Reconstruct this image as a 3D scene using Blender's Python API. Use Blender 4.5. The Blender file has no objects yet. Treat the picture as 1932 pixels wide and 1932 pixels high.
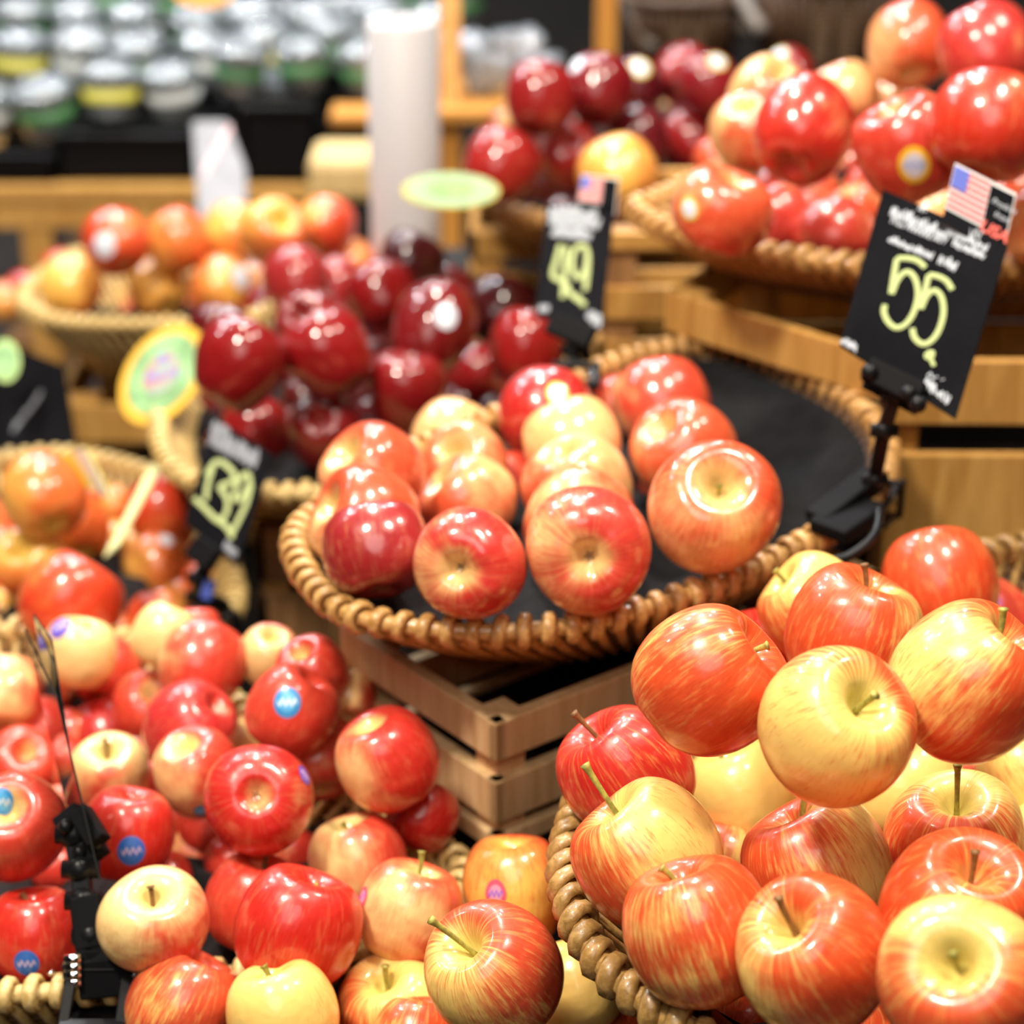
import bpy, bmesh, math, random
from mathutils import Vector, Matrix
from mathutils.bvhtree import BVHTree

random.seed(11)
scn = bpy.context.scene
col = scn.collection

# ------------------------------------------------------------------ camera, world, lights, exposure
H = 1.60                       # camera height
PITCH = math.radians(24.0)
F = 50.0 / 24.0 * 1932         # focal length in pixels
cam_d = bpy.data.cameras.new('camera')
cam_d.sensor_fit = 'HORIZONTAL'; cam_d.sensor_width = 24.0; cam_d.lens = 50.0
cam_d.clip_start = 0.02
cam_d.dof.use_dof = True; cam_d.dof.focus_distance = 1.06; cam_d.dof.aperture_fstop = 3.3
cam_d.dof.aperture_blades = 9
cam = bpy.data.objects.new('camera', cam_d); col.objects.link(cam)
cam.location = (0, 0, H); cam.rotation_euler = (math.pi/2 - PITCH, 0, 0)
scn.camera = cam

world = bpy.data.worlds.new('world'); scn.world = world; world.use_nodes = True
world.node_tree.nodes['Background'].inputs[0].default_value = (1.0, 0.93, 0.86, 1)
world.node_tree.nodes['Background'].inputs[1].default_value = 0.07

def lamp(name, loc, size, power, color, target=(0.1, 1.5, 0.95)):
    l = bpy.data.lights.new(name, 'AREA'); l.shape = 'DISK'; l.size = size
    l.energy = power; l.color = color
    o = bpy.data.objects.new(name, l); col.objects.link(o); o.location = loc
    o.rotation_euler = (Vector(target) - Vector(loc)).to_track_quat('-Z', 'Y').to_euler()
    return o
WARM = (1.0, 0.90, 0.76)
for (x, y, z, s, p) in [(-0.85, 0.55, 3.1, .30, 62), (0.55, 0.9, 3.1, .30, 34), (-0.35, 2.2, 3.1, .22, 40), (1.3, 1.7, 3.1, .26, 20)]:
    lamp('ceiling_or_added_spot', (x, y, z), s, p, WARM)
for (x, y) in [(-2.0, 3.3), (-1.2, 3.9), (-0.4, 3.3), (0.4, 4.0), (-0.9, 4.8)]:
    lamp('ceiling_or_added_spot', (x, y, 3.1), .16, 26, (0.92, 0.96, 1.0), (x*.8, y, 0.8))
for (x, y) in [(-2.6, 2.6), (-1.6, 2.7), (0.1, 3.0), (-2.2, 4.6)]:
    lamp('ceiling_or_added_spot', (x, y, 3.1), .12, 13, (0.92, 0.96, 1.0), (x*.5-.5, 3.8, 0.8))  # unseen extra lamps, added to give more highlight discs on the tubs
lamp('fill_panel', (-0.3, -0.6, 2.9), 1.6, 24, (1.0, 0.95, 0.88), (0.1, 1.5, 0.9))  # unseen soft fill from behind the camera, added to brighten crate fronts

scn.view_settings.view_transform = 'Standard'; scn.view_settings.look = 'None'
scn.view_settings.gamma = 1.0; scn.view_settings.use_curve_mapping = False
scn.view_settings.exposure = 0.0

# ------------------------------------------------------------------ helpers
sP, cP = math.sin(PITCH), math.cos(PITCH)
RIGHT = Vector((1, 0, 0)); UP = Vector((0, sP, cP)); BACK = Vector((0, -cP, sP))
CAM = Vector((0, 0, H))
def ray(px, py):
    X = (px-966)/F; Y = -(py-966)/F
    return RIGHT*X + UP*Y - BACK
def at(px, py, d): return CAM + ray(px, py)*d
def onz(px, py, z):            # point on the horizontal plane at height z below the camera (negative)
    r = ray(px, py); return CAM + r*(z/r.z)
def depth_of(p): return -(Vector(p)-CAM).dot(BACK)

def tag(o, label, cat, group=None, kind=None):
    if label: o['label'] = label
    if cat: o['category'] = cat
    if group: o['group'] = group
    if kind: o['kind'] = kind
    return o
def obj(name, me, mat=None, parent=None, smooth=True, bevel=0, loc=None):
    if isinstance(me, bmesh.types.BMesh):
        m = bpy.data.meshes.new(name); me.to_mesh(m); me.free(); me = m
    o = bpy.data.objects.new(name, me); col.objects.link(o)
    if mat is not None and not me.materials: me.materials.append(mat)
    if smooth:
        for p in me.polygons: p.use_smooth = True
    if parent is not None: o.parent = parent
    if loc is not None: o.location = loc
    if bevel:
        b = o.modifiers.new('bevel', 'BEVEL'); b.width = bevel; b.segments = 2; b.limit_method = 'ANGLE'
    return o
def empty(name, loc=(0, 0, 0)):
    o = bpy.data.objects.new(name, None); o.empty_display_size = .02; col.objects.link(o); o.location = loc
    return o
def childof(root, name, bm, mat, **k):          # bm in world coordinates; root un-rotated
    bmesh.ops.translate(bm, verts=bm.verts, vec=-Vector(root.location))
    return obj(name, bm, mat, root, **k)

def add_box(bm, c, sx, sy, sz, rot=None):
    M = Matrix.Translation(Vector(c))
    if rot is not None: M = M @ rot.to_4x4()
    M = M @ Matrix.Diagonal((sx, sy, sz, 1))
    return bmesh.ops.create_cube(bm, size=1, matrix=M)
def add_bar(bm, a, b, w, h, up=Vector((0, 0, 1))):   # box from a to b, width w (side), height h (up)
    a = Vector(a); b = Vector(b); x = (b-a); L = x.length; x.normalize()
    y = up.cross(x).normalized(); z = x.cross(y)
    R = Matrix((x, y, z)).transposed()
    add_box(bm, (a+b)/2, L, w, h, R)
def add_tube(bm, pts, rad, seg=8, closed=False, flat=1.0):
    pts = [Vector(p) for p in pts]; n = len(pts); rings = []
    ref = Vector((0, 0, 1))
    for i, p in enumerate(pts):
        if closed: t = pts[(i+1) % n]-pts[i-1]
        else: t = pts[min(i+1, n-1)]-pts[max(i-1, 0)]
        t.normalize()
        r0 = ref if abs(t.dot(ref)) < .95 else Vector((0, 1, 0))
        u = t.cross(r0).normalized(); v = u.cross(t).normalized()
        r = rad[i] if isinstance(rad, (list, tuple)) else rad
        rings.append([bm.verts.new(p+u*math.cos(2*math.pi*k/seg)*r+v*math.sin(2*math.pi*k/seg)*r*flat) for k in range(seg)])
    m = n if closed else n-1
    for i in range(m):
        A, B = rings[i], rings[(i+1) % n]
        for k in range(seg): bm.faces.new((A[k], A[(k+1) % seg], B[(k+1) % seg], B[k]))
    if not closed:
        bm.faces.new(rings[0][::-1]); bm.faces.new(rings[-1])
def add_prism(bm, corners, thick, n=None):      # polygon corners extruded backwards by thick
    c = [Vector(p) for p in corners]
    if n is None: n = (c[1]-c[0]).cross(c[-1]-c[0]).normalized()
    if n.dot(CAM-c[0]) < 0: n = -n
    f = [bm.verts.new(p) for p in c]; b = [bm.verts.new(p-n*thick) for p in c]
    bm.faces.new(f); bm.faces.new(b[::-1])
    for i in range(len(c)):
        j = (i+1) % len(c); bm.faces.new((f[i], b[i], b[j], f[j]))
    bmesh.ops.recalc_face_normals(bm, faces=bm.faces)
    return n
def add_ball(bm, c, r, sub=2):
    bmesh.ops.create_icosphere(bm, subdivisions=sub, radius=r, matrix=Matrix.Translation(Vector(c)))
def crspline(pts, per=6, closed=True):
    pts = [Vector(p) for p in pts]; n = len(pts); out = []
    rng = range(n) if closed else range(n-1)
    for i in rng:
        if closed: p0, p1, p2, p3 = pts[i-1], pts[i], pts[(i+1) % n], pts[(i+2) % n]
        else: p0, p1, p2, p3 = pts[max(i-1, 0)], pts[i], pts[i+1], pts[min(i+2, n-1)]
        for k in range(per):
            t = k/per
            out.append(.5*((2*p1)+(p2-p0)*t+(2*p0-5*p1+4*p2-p3)*t*t+(3*p1-p0-3*p2+p3)*t**3))
    if not closed: out.append(pts[-1])
    return out
def resample(pts, n, closed=True):
    P = list(pts)+([pts[0]] if closed else [])
    L = [0]
    for a, b in zip(P, P[1:]): L.append(L[-1]+(b-a).length)
    out = []; j = 0
    for k in range(n):
        s = L[-1]*k/(n if closed else n-1)
        while j < len(L)-2 and L[j+1] < s: j += 1
        t = (s-L[j])/max(L[j+1]-L[j], 1e-9)
        out.append(P[j].lerp(P[j+1], min(t, 1)))
    return out, L[-1]

# ------------------------------------------------------------------ materials
def new_mat(name):
    m = bpy.data.materials.new(name); m.use_nodes = True
    nt = m.node_tree; b = nt.nodes['Principled BSDF']
    return m, nt, b
class G:                                          # tiny node-graph writer
    def __init__(s, nt): s.nt = nt
    def n(s, t, **k):
        x = s.nt.nodes.new(t)
        for a, v in k.items(): setattr(x, a, v)
        return x
    def put(s, sock, v):
        if isinstance(v, bpy.types.NodeSocket): s.nt.links.new(v, sock)
        else:
            if isinstance(v, tuple) and len(v) == 3 and sock.type == 'RGBA': v = v+(1,)
            sock.default_value = v
    def m(s, op, a, b=0.0, c=0.0, clamp=False):
        x = s.n('ShaderNodeMath', operation=op, use_clamp=clamp)
        s.put(x.inputs[0], a); s.put(x.inputs[1], b); s.put(x.inputs[2], c); return x.outputs[0]
    def v(s, op, a, b=(0, 0, 0)):
        x = s.n('ShaderNodeVectorMath', operation=op); s.put(x.inputs[0], a); s.put(x.inputs[1], b); return x.outputs[0]
    def comb(s, a, b, c):
        x = s.n('ShaderNodeCombineXYZ'); s.put(x.inputs[0], a); s.put(x.inputs[1], b); s.put(x.inputs[2], c); return x.outputs[0]
    def sep(s, a):
        x = s.n('ShaderNodeSeparateXYZ'); s.put(x.inputs[0], a); return x.outputs
    def noise(s, vec, scale, detail=2, rough=.5, dist=0):
        x = s.n('ShaderNodeTexNoise'); s.put(x.inputs['Vector'], vec); x.inputs['Scale'].default_value = scale
        x.inputs['Detail'].default_value = detail; x.inputs['Roughness'].default_value = rough; x.inputs['Distortion'].default_value = dist
        return x.outputs[0]
    def mix(s, f, a, b, mode='MIX'):
        x = s.n('ShaderNodeMix', data_type='RGBA', blend_type=mode)
        s.put(x.inputs[0], f); s.put(x.inputs[6], a); s.put(x.inputs[7], b); return x.outputs[2]
    def smooth(s, v, lo, hi, a=0.0, b=1.0):
        x = s.n('ShaderNodeMapRange', interpolation_type='SMOOTHSTEP'); s.put(x.inputs[0], v)
        x.inputs[1].default_value = lo; x.inputs[2].default_value = hi; x.inputs[3].default_value = a; x.inputs[4].default_value = b
        return x.outputs[0]
    def bump(s, b, h, strength, dist=.001):
        x = s.n('ShaderNodeBump'); x.inputs['Strength'].default_value = strength; x.inputs['Distance'].default_value = dist
        s.put(x.inputs['Height'], h); s.nt.links.new(x.outputs[0], b.inputs['Normal'])
def plain(name, c, rough=.5, metal=0, coat=0, var=0.0, scale=30, **k):
    m, nt, b = new_mat(name); g = G(nt)
    if var:
        tc = g.n('ShaderNodeTexCoord').outputs['Object']
        nz = g.noise(tc, scale, 4, .6)
        f = g.smooth(nz, .3, .7)
        nt.links.new(g.mix(f, tuple(x*(1-var) for x in c), tuple(min(1, x*(1+var)) for x in c)), b.inputs['Base Color'])
    else: b.inputs['Base Color'].default_value = (*c, 1)
    b.inputs['Roughness'].default_value = rough; b.inputs['Metallic'].default_value = metal
    b.inputs['Coat Weight'].default_value = coat
    for kk, v in k.items(): b.inputs[kk.replace('_', ' ')].default_value = v
    return m
def skin(name, base, green, rough, streak, patch, sw, top=.9, dots=.15, coat=.4, drk=.6, crough=.10, spec=.5):
    m, nt, b = new_mat(name); g = G(nt)
    tc = g.n('ShaderNodeTexCoord').outputs['Object']
    oi = g.n('ShaderNodeObjectInfo')
    rnd = oi.outputs['Random']; red = oi.outputs['Color']; cov = oi.outputs['Alpha']
    X, Y, Z = g.sep(tc)
    rad = g.m('SQRT', g.m('ADD', g.m('MULTIPLY', X, X), g.m('MULTIPLY', Y, Y)))
    nrm = g.v('NORMALIZE', g.comb(X, Y, 0.0001)); nx, ny, _ = g.sep(nrm)
    off = g.m('MULTIPLY', rnd, 37.0)
    # meridional streaks, broken up along the meridian
    sv = g.comb(g.m('MULTIPLY', nx, 9.0), g.m('MULTIPLY', ny, 9.0), g.m('ADD', g.m('MULTIPLY', Z, 1.3), off))
    st = g.noise(sv, 1.6, 4, .65, .3)
    sv2 = g.comb(g.m('MULTIPLY', nx, 22.0), g.m('MULTIPLY', ny, 22.0), g.m('ADD', g.m('MULTIPLY', Z, 3.2), off))
    st2 = g.noise(sv2, 1.5, 2, .5)
    pt = g.noise(g.v('ADD', tc, g.comb(off, off, off)), 1.5, 2, .5)
    top_f = g.m('MULTIPLY', g.smooth(rad, .62, .12), g.smooth(Z, 0, .25))
    bot_f = g.m('MULTIPLY', g.smooth(rad, .58, .14), g.smooth(Z, 0, -.3))
    e = g.m('SUBTRACT', g.m('MULTIPLY', cov, 2.3), 1.15)
    e = g.m('SUBTRACT', e, g.m('MULTIPLY', X, .62))
    e = g.m('ADD', e, g.m('MULTIPLY', g.m('SUBTRACT', pt, .5), patch*2))
    e = g.m('ADD', e, g.m('MULTIPLY', g.m('SUBTRACT', st, .5), streak*2))
    e = g.m('SUBTRACT', e, g.m('MULTIPLY', top_f, top))
    e = g.m('SUBTRACT', e, g.m('MULTIPLY', bot_f, top*.8))
    mask = g.smooth(e, -sw, sw)
    lighter = g.mix(.5, red, base)
    basec = g.mix(g.m('MULTIPLY', top_f, .75), base, green)
    basec = g.mix(g.m('MULTIPLY', bot_f, .5), basec, green)
    deep = g.mix(1.0, red, (drk, drk*.72, drk*.8), 'MULTIPLY')
    redc = g.mix(g.smooth(st2, .44, .70, 0.0, .75), red, deep)
    redc = g.mix(g.m('MULTIPLY', g.smooth(st, .50, .32), .42 if streak > .5 else .22), redc, lighter)
    c = g.mix(mask, basec, redc)
    # faint stray streaks on the pale side
    stray = g.m('MULTIPLY', g.smooth(st2, .57, .67), g.smooth(e, -1.1, -.1, 0.0, .55 if streak > .3 else .2))
    c = g.mix(stray, c, red)
    vo = g.n('ShaderNodeTexVoronoi'); nt.links.new(tc, vo.inputs['Vector']); vo.inputs['Scale'].default_value = 11
    d = g.smooth(vo.outputs['Distance'], .085, .03, 0.0, dots)
    c = g.mix(d, c, (.95, .72, .40))
    nt.links.new(c, b.inputs['Base Color'])
    b.inputs['Roughness'].default_value = rough
    b.inputs['Specular IOR Level'].default_value = spec
    b.inputs['Coat Weight'].default_value = coat; b.inputs['Coat Roughness'].default_value = crough
    b.inputs['Subsurface Weight'].default_value = .0
    g.bump(b, g.noise(tc, 2.2, 2), .10, .012)
    return m
SK = {
 'striped': skin('skin_striped_yellow', (.93, .61, .17), (.68, .62, .16), .34, .62, .50, .40, dots=.10, coat=.5, top=.5, drk=.8),
 'blush':   skin('skin_pink_blush', (.90, .62, .25), (.80, .70, .25), .34, .12, .55, .38, dots=.06, coat=.5, drk=.8),
 'fuji':    skin('skin_orange_red', (.88, .50, .20), (.66, .50, .17), .30, .40, .70, .50, dots=.18, coat=.8, drk=.8, top=1.05),
 'dark':    skin('skin_dark_red', (.20, .014, .010), (.12, .02, .010), .34, .20, .60, .55, top=.10, dots=.06, coat=1.0, drk=.5, crough=.05, spec=.15),
 'orange':  skin('skin_orange_yellow', (.88, .50, .10), (.75, .52, .10), .30, .34, .60, .55, dots=.10, coat=.6, drk=.8),
}
M_stem = plain('apple_stem', (.34, .30, .06), .55, var=.35, scale=8)
M_stem_br = plain('apple_stem_brown', (.22, .10, .03), .6, var=.35, scale=8)
M_calyx = plain('calyx', (.10, .06, .025), .8, var=.5, scale=6)
def grain(name, c1, c2, scale=1.0, rough=.55, coat=0.0, stretch=(30, 30, 2.5)):
    m, nt, b = new_mat(name); g = G(nt)
    tc = g.n('ShaderNodeTexCoord').outputs['Object']
    oi = g.n('ShaderNodeObjectInfo').outputs['Random']
    v = g.v('ADD', g.v('MULTIPLY', tc, stretch), g.comb(g.m('MULTIPLY', oi, 9.0), 0.0, g.m('MULTIPLY', oi, 5.0)))
    nz = g.noise(v, 3.0*scale, 5, .6, .5)
    c = g.mix(g.smooth(nz, .28, .72), c1, c2)
    c = g.mix(g.smooth(g.noise(tc, 9, 2), .55, .75, 0.0, .35), c, c1)
    nt.links.new(c, b.inputs['Base Color']); b.inputs['Roughness'].default_value = rough
    b.inputs['Coat Weight'].default_value = coat
    g.bump(b, nz, .25, .002)
    return m
M_pine = grain('pine_wood', (.60, .38, .16), (.80, .56, .29))
M_gold = grain('golden_wood', (.46, .22, .045), (.66, .37, .10))
M_brown = grain('brown_wood', (.25, .12, .045), (.42, .22, .085))
M_orangewood = grain('orange_wood', (.50, .20, .03), (.68, .32, .06))
M_wick = grain('honey_wicker', (.40, .19, .045), (.70, .42, .15), 1.2, .36, .35, (60, 60, 60))
M_wickd = grain('olive_wicker', (.27, .14, .035), (.52, .31, .10), 1.2, .36, .35, (60, 60, 60))
M_wicky = grain('straw_wicker', (.55, .36, .11), (.80, .60, .26), 1.2, .42, .25, (60, 60, 60))
M_wickb = grain('brown_and_shaded_wicker', (.04, .018, .009), (.095, .045, .02), 1.2, .5, .1, (60, 60, 60))  # dark hampers, and shade painted on the half-filled basket's inner stakes
def weave(name, c1, c2):
    m, nt, b = new_mat(name); g = G(nt)
    tc = g.n('ShaderNodeTexCoord').outputs['Object']; X, Y, Z = g.sep(tc)
    w = g.m('SINE', g.m('MULTIPLY', Z, 900.0)); nz = g.noise(tc, 60, 3)
    f = g.smooth(g.m('ADD', w, g.m('MULTIPLY', nz, 1.2)), -.6, 1.2)
    nt.links.new(g.mix(f, c1, c2), b.inputs['Base Color']); b.inputs['Roughness'].default_value = .6
    g.bump(b, w, .8, .002)
    return m
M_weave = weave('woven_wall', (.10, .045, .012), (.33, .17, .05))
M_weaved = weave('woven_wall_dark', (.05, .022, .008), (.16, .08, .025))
M_black = plain('black_plastic', (.007, .007, .008), .32, coat=.0, Specular_IOR_Level=.18)
M_blackm = plain('matt_black_plastic', (.006, .006, .007), .6, Specular_IOR_Level=.06)
M_board = plain('black_card', (.007, .007, .009), .85, var=.3, scale=12, Specular_IOR_Level=.05)
M_cardg = plain('glossy_black_card', (.02, .02, .02), .06, coat=1.0)
M_liner = plain('liner_and_gap_shade', (.010, .007, .007), .7, var=.4, scale=20, Specular_IOR_Level=.1)  # near-black stands in for shade between apples; also on crate floors
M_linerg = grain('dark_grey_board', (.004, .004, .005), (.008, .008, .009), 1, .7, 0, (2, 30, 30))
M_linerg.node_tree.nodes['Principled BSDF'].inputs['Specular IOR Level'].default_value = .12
M_stand = plain('black_stand', (.010, .008, .007), .7)
M_chrome = plain('chrome', (.85, .85, .86), .12, metal=1)
M_chalk = plain('white_chalk', (.50, .54, .60), .9)
M_chalkd = plain('faint_chalk', (.25, .27, .31), .9)
M_lime = plain('yellow_green_chalk', (.44, .52, .23), .9)
M_white = plain('white_plastic_film', (.52, .51, .53), .45, coat=.1)
M_paper = plain('white_card', (.66, .66, .66), .6)
M_red = plain('flag_red', (.62, .03, .03), .5)
M_blue = plain('flag_blue', (.05, .08, .42), .5)
def sticker_mat(name, outer, inner, mark, ring=.62, ms=.16):
    m, nt, b = new_mat(name); g = G(nt)
    uv = g.n('ShaderNodeUVMap').outputs[0]; U, V, _ = g.sep(uv)
    r = g.m('SQRT', g.m('ADD', g.m('MULTIPLY', U, U), g.m('MULTIPLY', V, V)))
    c = g.mix(g.smooth(r, ring-.04, ring+.04), inner, outer)
    wv = g.m('ABSOLUTE', g.m('SUBTRACT', V, g.m('MULTIPLY', g.m('SINE', g.m('MULTIPLY', U, 14.0)), .16)))
    k = g.m('MULTIPLY', g.smooth(wv, ms, ms*.5), g.smooth(r, .78, .66))
    nt.links.new(g.mix(k, c, mark), b.inputs['Base Color'])
    b.inputs['Roughness'].default_value = .3; b.inputs['Coat Weight'].default_value = .5
    return m
STK = {'blue': sticker_mat('sticker_blue', (.02, .14, .55), (.03, .17, .60), (.62, .50, .72)),
       'lblue': sticker_mat('sticker_light_blue', (.04, .28, .62), (.10, .45, .80), (.75, .85, .95)),
       'pink': sticker_mat('sticker_pink', (.75, .10, .16), (.80, .32, .45), (.18, .12, .62)),
       'purple': sticker_mat('sticker_purple', (.12, .07, .45), (.20, .14, .60), (.6, .5, .8)),
       'white': sticker_mat('sticker_white', (.70, .75, .85), (.86, .88, .92), (.45, .55, .75)),
       'yellow': sticker_mat('sticker_yellow_ring', (.85, .50, .03), (.62, .60, .66), (.32, .40, .70), .66, .2),
       'wyellow': sticker_mat('sticker_white_yellow', (.75, .60, .10), (.80, .84, .92), (.45, .55, .80), .72)}

# ------------------------------------------------------------------ room and display stand
room = {}
def structure(name, c, s, mat):
    bm = bmesh.new(); add_box(bm, (0, 0, 0), *s)
    return tag(obj(name, bm, mat, smooth=False, loc=c), None, None, kind='structure')
M_floor = plain('floor_dark', (.05, .04, .035), .5, var=.3, scale=3)
M_wall = plain('wall_dark', (.020, .016, .014), .8, var=.4, scale=2)
M_ceil = plain('ceiling_dark', (.09, .085, .08), .8)
structure('floor', (0, 2, -.05), (8, 10, .1), M_floor)
structure('ceiling', (0, 2, 3.35), (8, 10, .1), M_ceil)
structure('wall_back', (0, 7.05, 1.65), (8, .1, 3.5), M_wall)
structure('wall_front', (0, -3.05, 1.65), (8, .1, 3.5), M_wall)
structure('wall_left', (-4.05, 2, 1.65), (.1, 10, 3.5), M_wall)
structure('wall_right', (4.05, 2, 1.65), (.1, 10, 3.5), M_wall)

stand_boxes = []            # (x0, y0, x1, y1, top z) of the stepped black stand under baskets and crates
def bbox2(P): return (min(p.x for p in P), min(p.y for p in P), max(p.x for p in P), max(p.y for p in P))

# ------------------------------------------------------------------ wicker baskets
BK = {}
def basket(key, label, group, pts, z, depth, scale, mats, wrap=.0145, core=.0055, major=.0078, minor=(.0044, .0026), world=False, slant=.25, mount=True, linermat=None):
    if not world: pts = [onz(x, y, z) for (x, y) in pts]
    else: pts = [Vector((x, y, H+z)) for (x, y) in pts]
    dense = crspline(pts, 10)
    _, L = resample(dense, 4)
    N = int(L/wrap)
    P, _ = resample(dense, N)
    c = sum(P, Vector())/N
    zb = H+z-depth
    base = [Vector((c.x+(p.x-c.x)*scale, c.y+(p.y-c.y)*scale, zb)) for p in P]
    root = empty('wicker_basket', (c.x, c.y, zb)); tag(root, label, 'basket', group)
    mw, mwall = mats
    bm = bmesh.new(); add_tube(bm, P, core, 8, True); childof(root, 'rim', bm, mw)
    bm = bmesh.new(); rr = random.Random(5)
    for i, p in enumerate(P):
        t = (P[(i+1) % N]-P[i-1]).normalized()
        side = t.cross(Vector((0, 0, 1))).normalized()
        a = t.cross(side).normalized()
        nrm = (t+side*slant+a*.12*rr.uniform(-1, 1)).normalized()   # ring axis, slanted
        u = nrm.cross(Vector((0, 0, 1))).normalized(); v = nrm.cross(u).normalized()
        k = rr.uniform(.92, 1.12); rings = []
        for q in range(12):
            A = 2*math.pi*q/12; d = u*math.cos(A)+v*math.sin(A); ctr = p+d*major*k
            rings.append([bm.verts.new(ctr+nrm*minor[0]*math.cos(B)+d*minor[1]*math.sin(B)) for B in [2*math.pi*w/6 for w in range(6)]])
        for q in range(12):
            A, B = rings[q], rings[(q+1) % 12]
            for w in range(6): bm.faces.new((A[w], A[(w+1) % 6], B[(w+1) % 6], B[w]))
    bmesh.ops.recalc_face_normals(bm, faces=bm.faces)
    childof(root, 'rim_binding', bm, mw)
    # wall sheet and floor
    bm = bmesh.new(); layers = 6; rows = []
    for k in range(layers+1):
        t = k/layers; s = t**1.15
        rows.append([bm.verts.new(P[i].lerp(base[i], s) + Vector((0, 0, -depth*(t-s)))) for i in range(N)])
    for k in range(layers):
        for i in range(N):
            j = (i+1) % N; bm.faces.new((rows[k][i], rows[k][j], rows[k+1][j], rows[k+1][i]))
    bm.faces.new(rows[-1])
    bmesh.ops.recalc_face_normals(bm, faces=bm.faces)
    w = childof(root, 'woven_wall', bm, mwall)
    s = w.modifiers.new('thick', 'SOLIDIFY'); s.thickness = .003; s.offset = 0
    # upright stakes outside the wall and a few horizontal weavers
    bm = bmesh.new()
    for i in range(N):
        j = (i+1) % N; out = (P[i]-Vector((c.x, c.y, P[i].z))).normalized()*.0035
        a = P[i]; b = base[j]; m1 = a.lerp(b, .45)
        add_tube(bm, [a+out, m1+out*1.4+Vector((0, 0, -.002)), b+out], [.0036, .0034, .0028], 6)
    childof(root, 'stakes', bm, mw)
    bm = bmesh.new()
    for i in range(N):
        out = (P[i]-Vector((c.x, c.y, P[i].z))).normalized()*.0035
        a = P[i]-out*1.2; b = base[(i+1) % N]-out*1.0
        add_tube(bm, [a, a.lerp(b, .5), b], .0026, 5)
    childof(root, 'inner_stakes', bm, M_wickb if key == 'M' else mw)  # M: shade from the crate above is put into a darker stake colour
    poly = [(p.x, p.y) for p in base]
    if key not in 'MDSTB': stand_boxes.append((*bbox2([Vector((c.x+(p.x-c.x)*.82, c.y+(p.y-c.y)*.82, 0)) for p in base]), zb-.003))
    BK[key] = dict(root=root, rim=P, base=base, c=c, z=H+z, zb=zb, sc=scale, linermat=linermat or M_liner)
    return root

b_liner = {'M': .86}
def liner(key, apples):  # added mound; near-black stands in for gap shade, real board only in M
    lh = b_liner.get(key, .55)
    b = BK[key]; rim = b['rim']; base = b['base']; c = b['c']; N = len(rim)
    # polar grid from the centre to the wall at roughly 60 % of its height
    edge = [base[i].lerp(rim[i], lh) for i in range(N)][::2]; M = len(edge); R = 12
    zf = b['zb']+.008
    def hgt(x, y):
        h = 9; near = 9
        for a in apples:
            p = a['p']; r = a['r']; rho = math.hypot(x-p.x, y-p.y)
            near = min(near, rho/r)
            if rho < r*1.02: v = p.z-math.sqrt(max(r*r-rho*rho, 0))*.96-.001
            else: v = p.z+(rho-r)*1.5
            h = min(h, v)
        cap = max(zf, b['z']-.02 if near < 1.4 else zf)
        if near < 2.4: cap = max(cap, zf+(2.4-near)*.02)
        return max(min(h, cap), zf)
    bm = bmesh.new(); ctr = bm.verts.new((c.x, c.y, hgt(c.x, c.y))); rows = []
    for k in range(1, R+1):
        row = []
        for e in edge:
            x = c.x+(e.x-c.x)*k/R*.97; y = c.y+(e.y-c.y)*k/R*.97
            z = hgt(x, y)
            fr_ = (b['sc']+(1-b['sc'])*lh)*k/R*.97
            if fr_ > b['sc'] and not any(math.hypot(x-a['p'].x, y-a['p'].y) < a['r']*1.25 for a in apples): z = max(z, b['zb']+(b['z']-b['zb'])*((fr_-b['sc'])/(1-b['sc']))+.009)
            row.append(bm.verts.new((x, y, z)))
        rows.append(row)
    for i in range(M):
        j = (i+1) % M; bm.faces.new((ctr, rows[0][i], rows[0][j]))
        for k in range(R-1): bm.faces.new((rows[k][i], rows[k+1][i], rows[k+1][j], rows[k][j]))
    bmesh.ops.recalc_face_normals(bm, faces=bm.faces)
    childof(b['root'], 'liner_and_gap_shade', bm, b['linermat'])

GB = 'wicker baskets of apples'
basket('M', 'honey wicker basket on a pine crate, half filled with glossy red apples', GB,
       [(560, 1010), (580, 1090), (660, 1158), (800, 1186), (950, 1192), (1100, 1178), (1250, 1140), (1400, 1085), (1530, 1020), (1640, 950),
        (1668, 905), (1662, 820), (1570, 738), (1350, 652), (1150, 690), (1000, 762), (850, 822), (720, 882), (622, 948)], -.575, .058, .68, (M_wick, M_weaved), linermat=M_linerg)  # darker wall colour carries the shade inside this basket
basket('F', 'nearest brown wicker basket, heaped with sharp striped yellow apples', GB,
       [(1072, 1610), (1085, 1720), (1130, 1810), (1230, 1900), (1400, 2000), (1700, 2100), (2050, 1950), (2180, 1600), (2110, 1250), (1980, 1060), (1890, 1040),
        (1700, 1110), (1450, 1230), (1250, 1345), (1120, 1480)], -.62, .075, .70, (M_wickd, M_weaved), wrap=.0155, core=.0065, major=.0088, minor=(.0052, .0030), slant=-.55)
CR = Vector((-.01, 1.117))
basket('G', 'wicker basket holding red and cream apples with blue stickers', GB,
       [(-.03, 1.107), (-.078, 1.166), (-.122, 1.225), (-.17, 1.284), (-.215, 1.343), (-.262, 1.40), (-.33, 1.43), (-.42, 1.42), (-.48, 1.33), (-.47, 1.15), (-.42, 1.02),
        (-.33, .985), (-.25, .988), (-.18, 1.0), (-.12, 1.012), (-.06, 1.045)], -.735, .06, .80, (M_wicky, M_weave), world=True)
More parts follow.
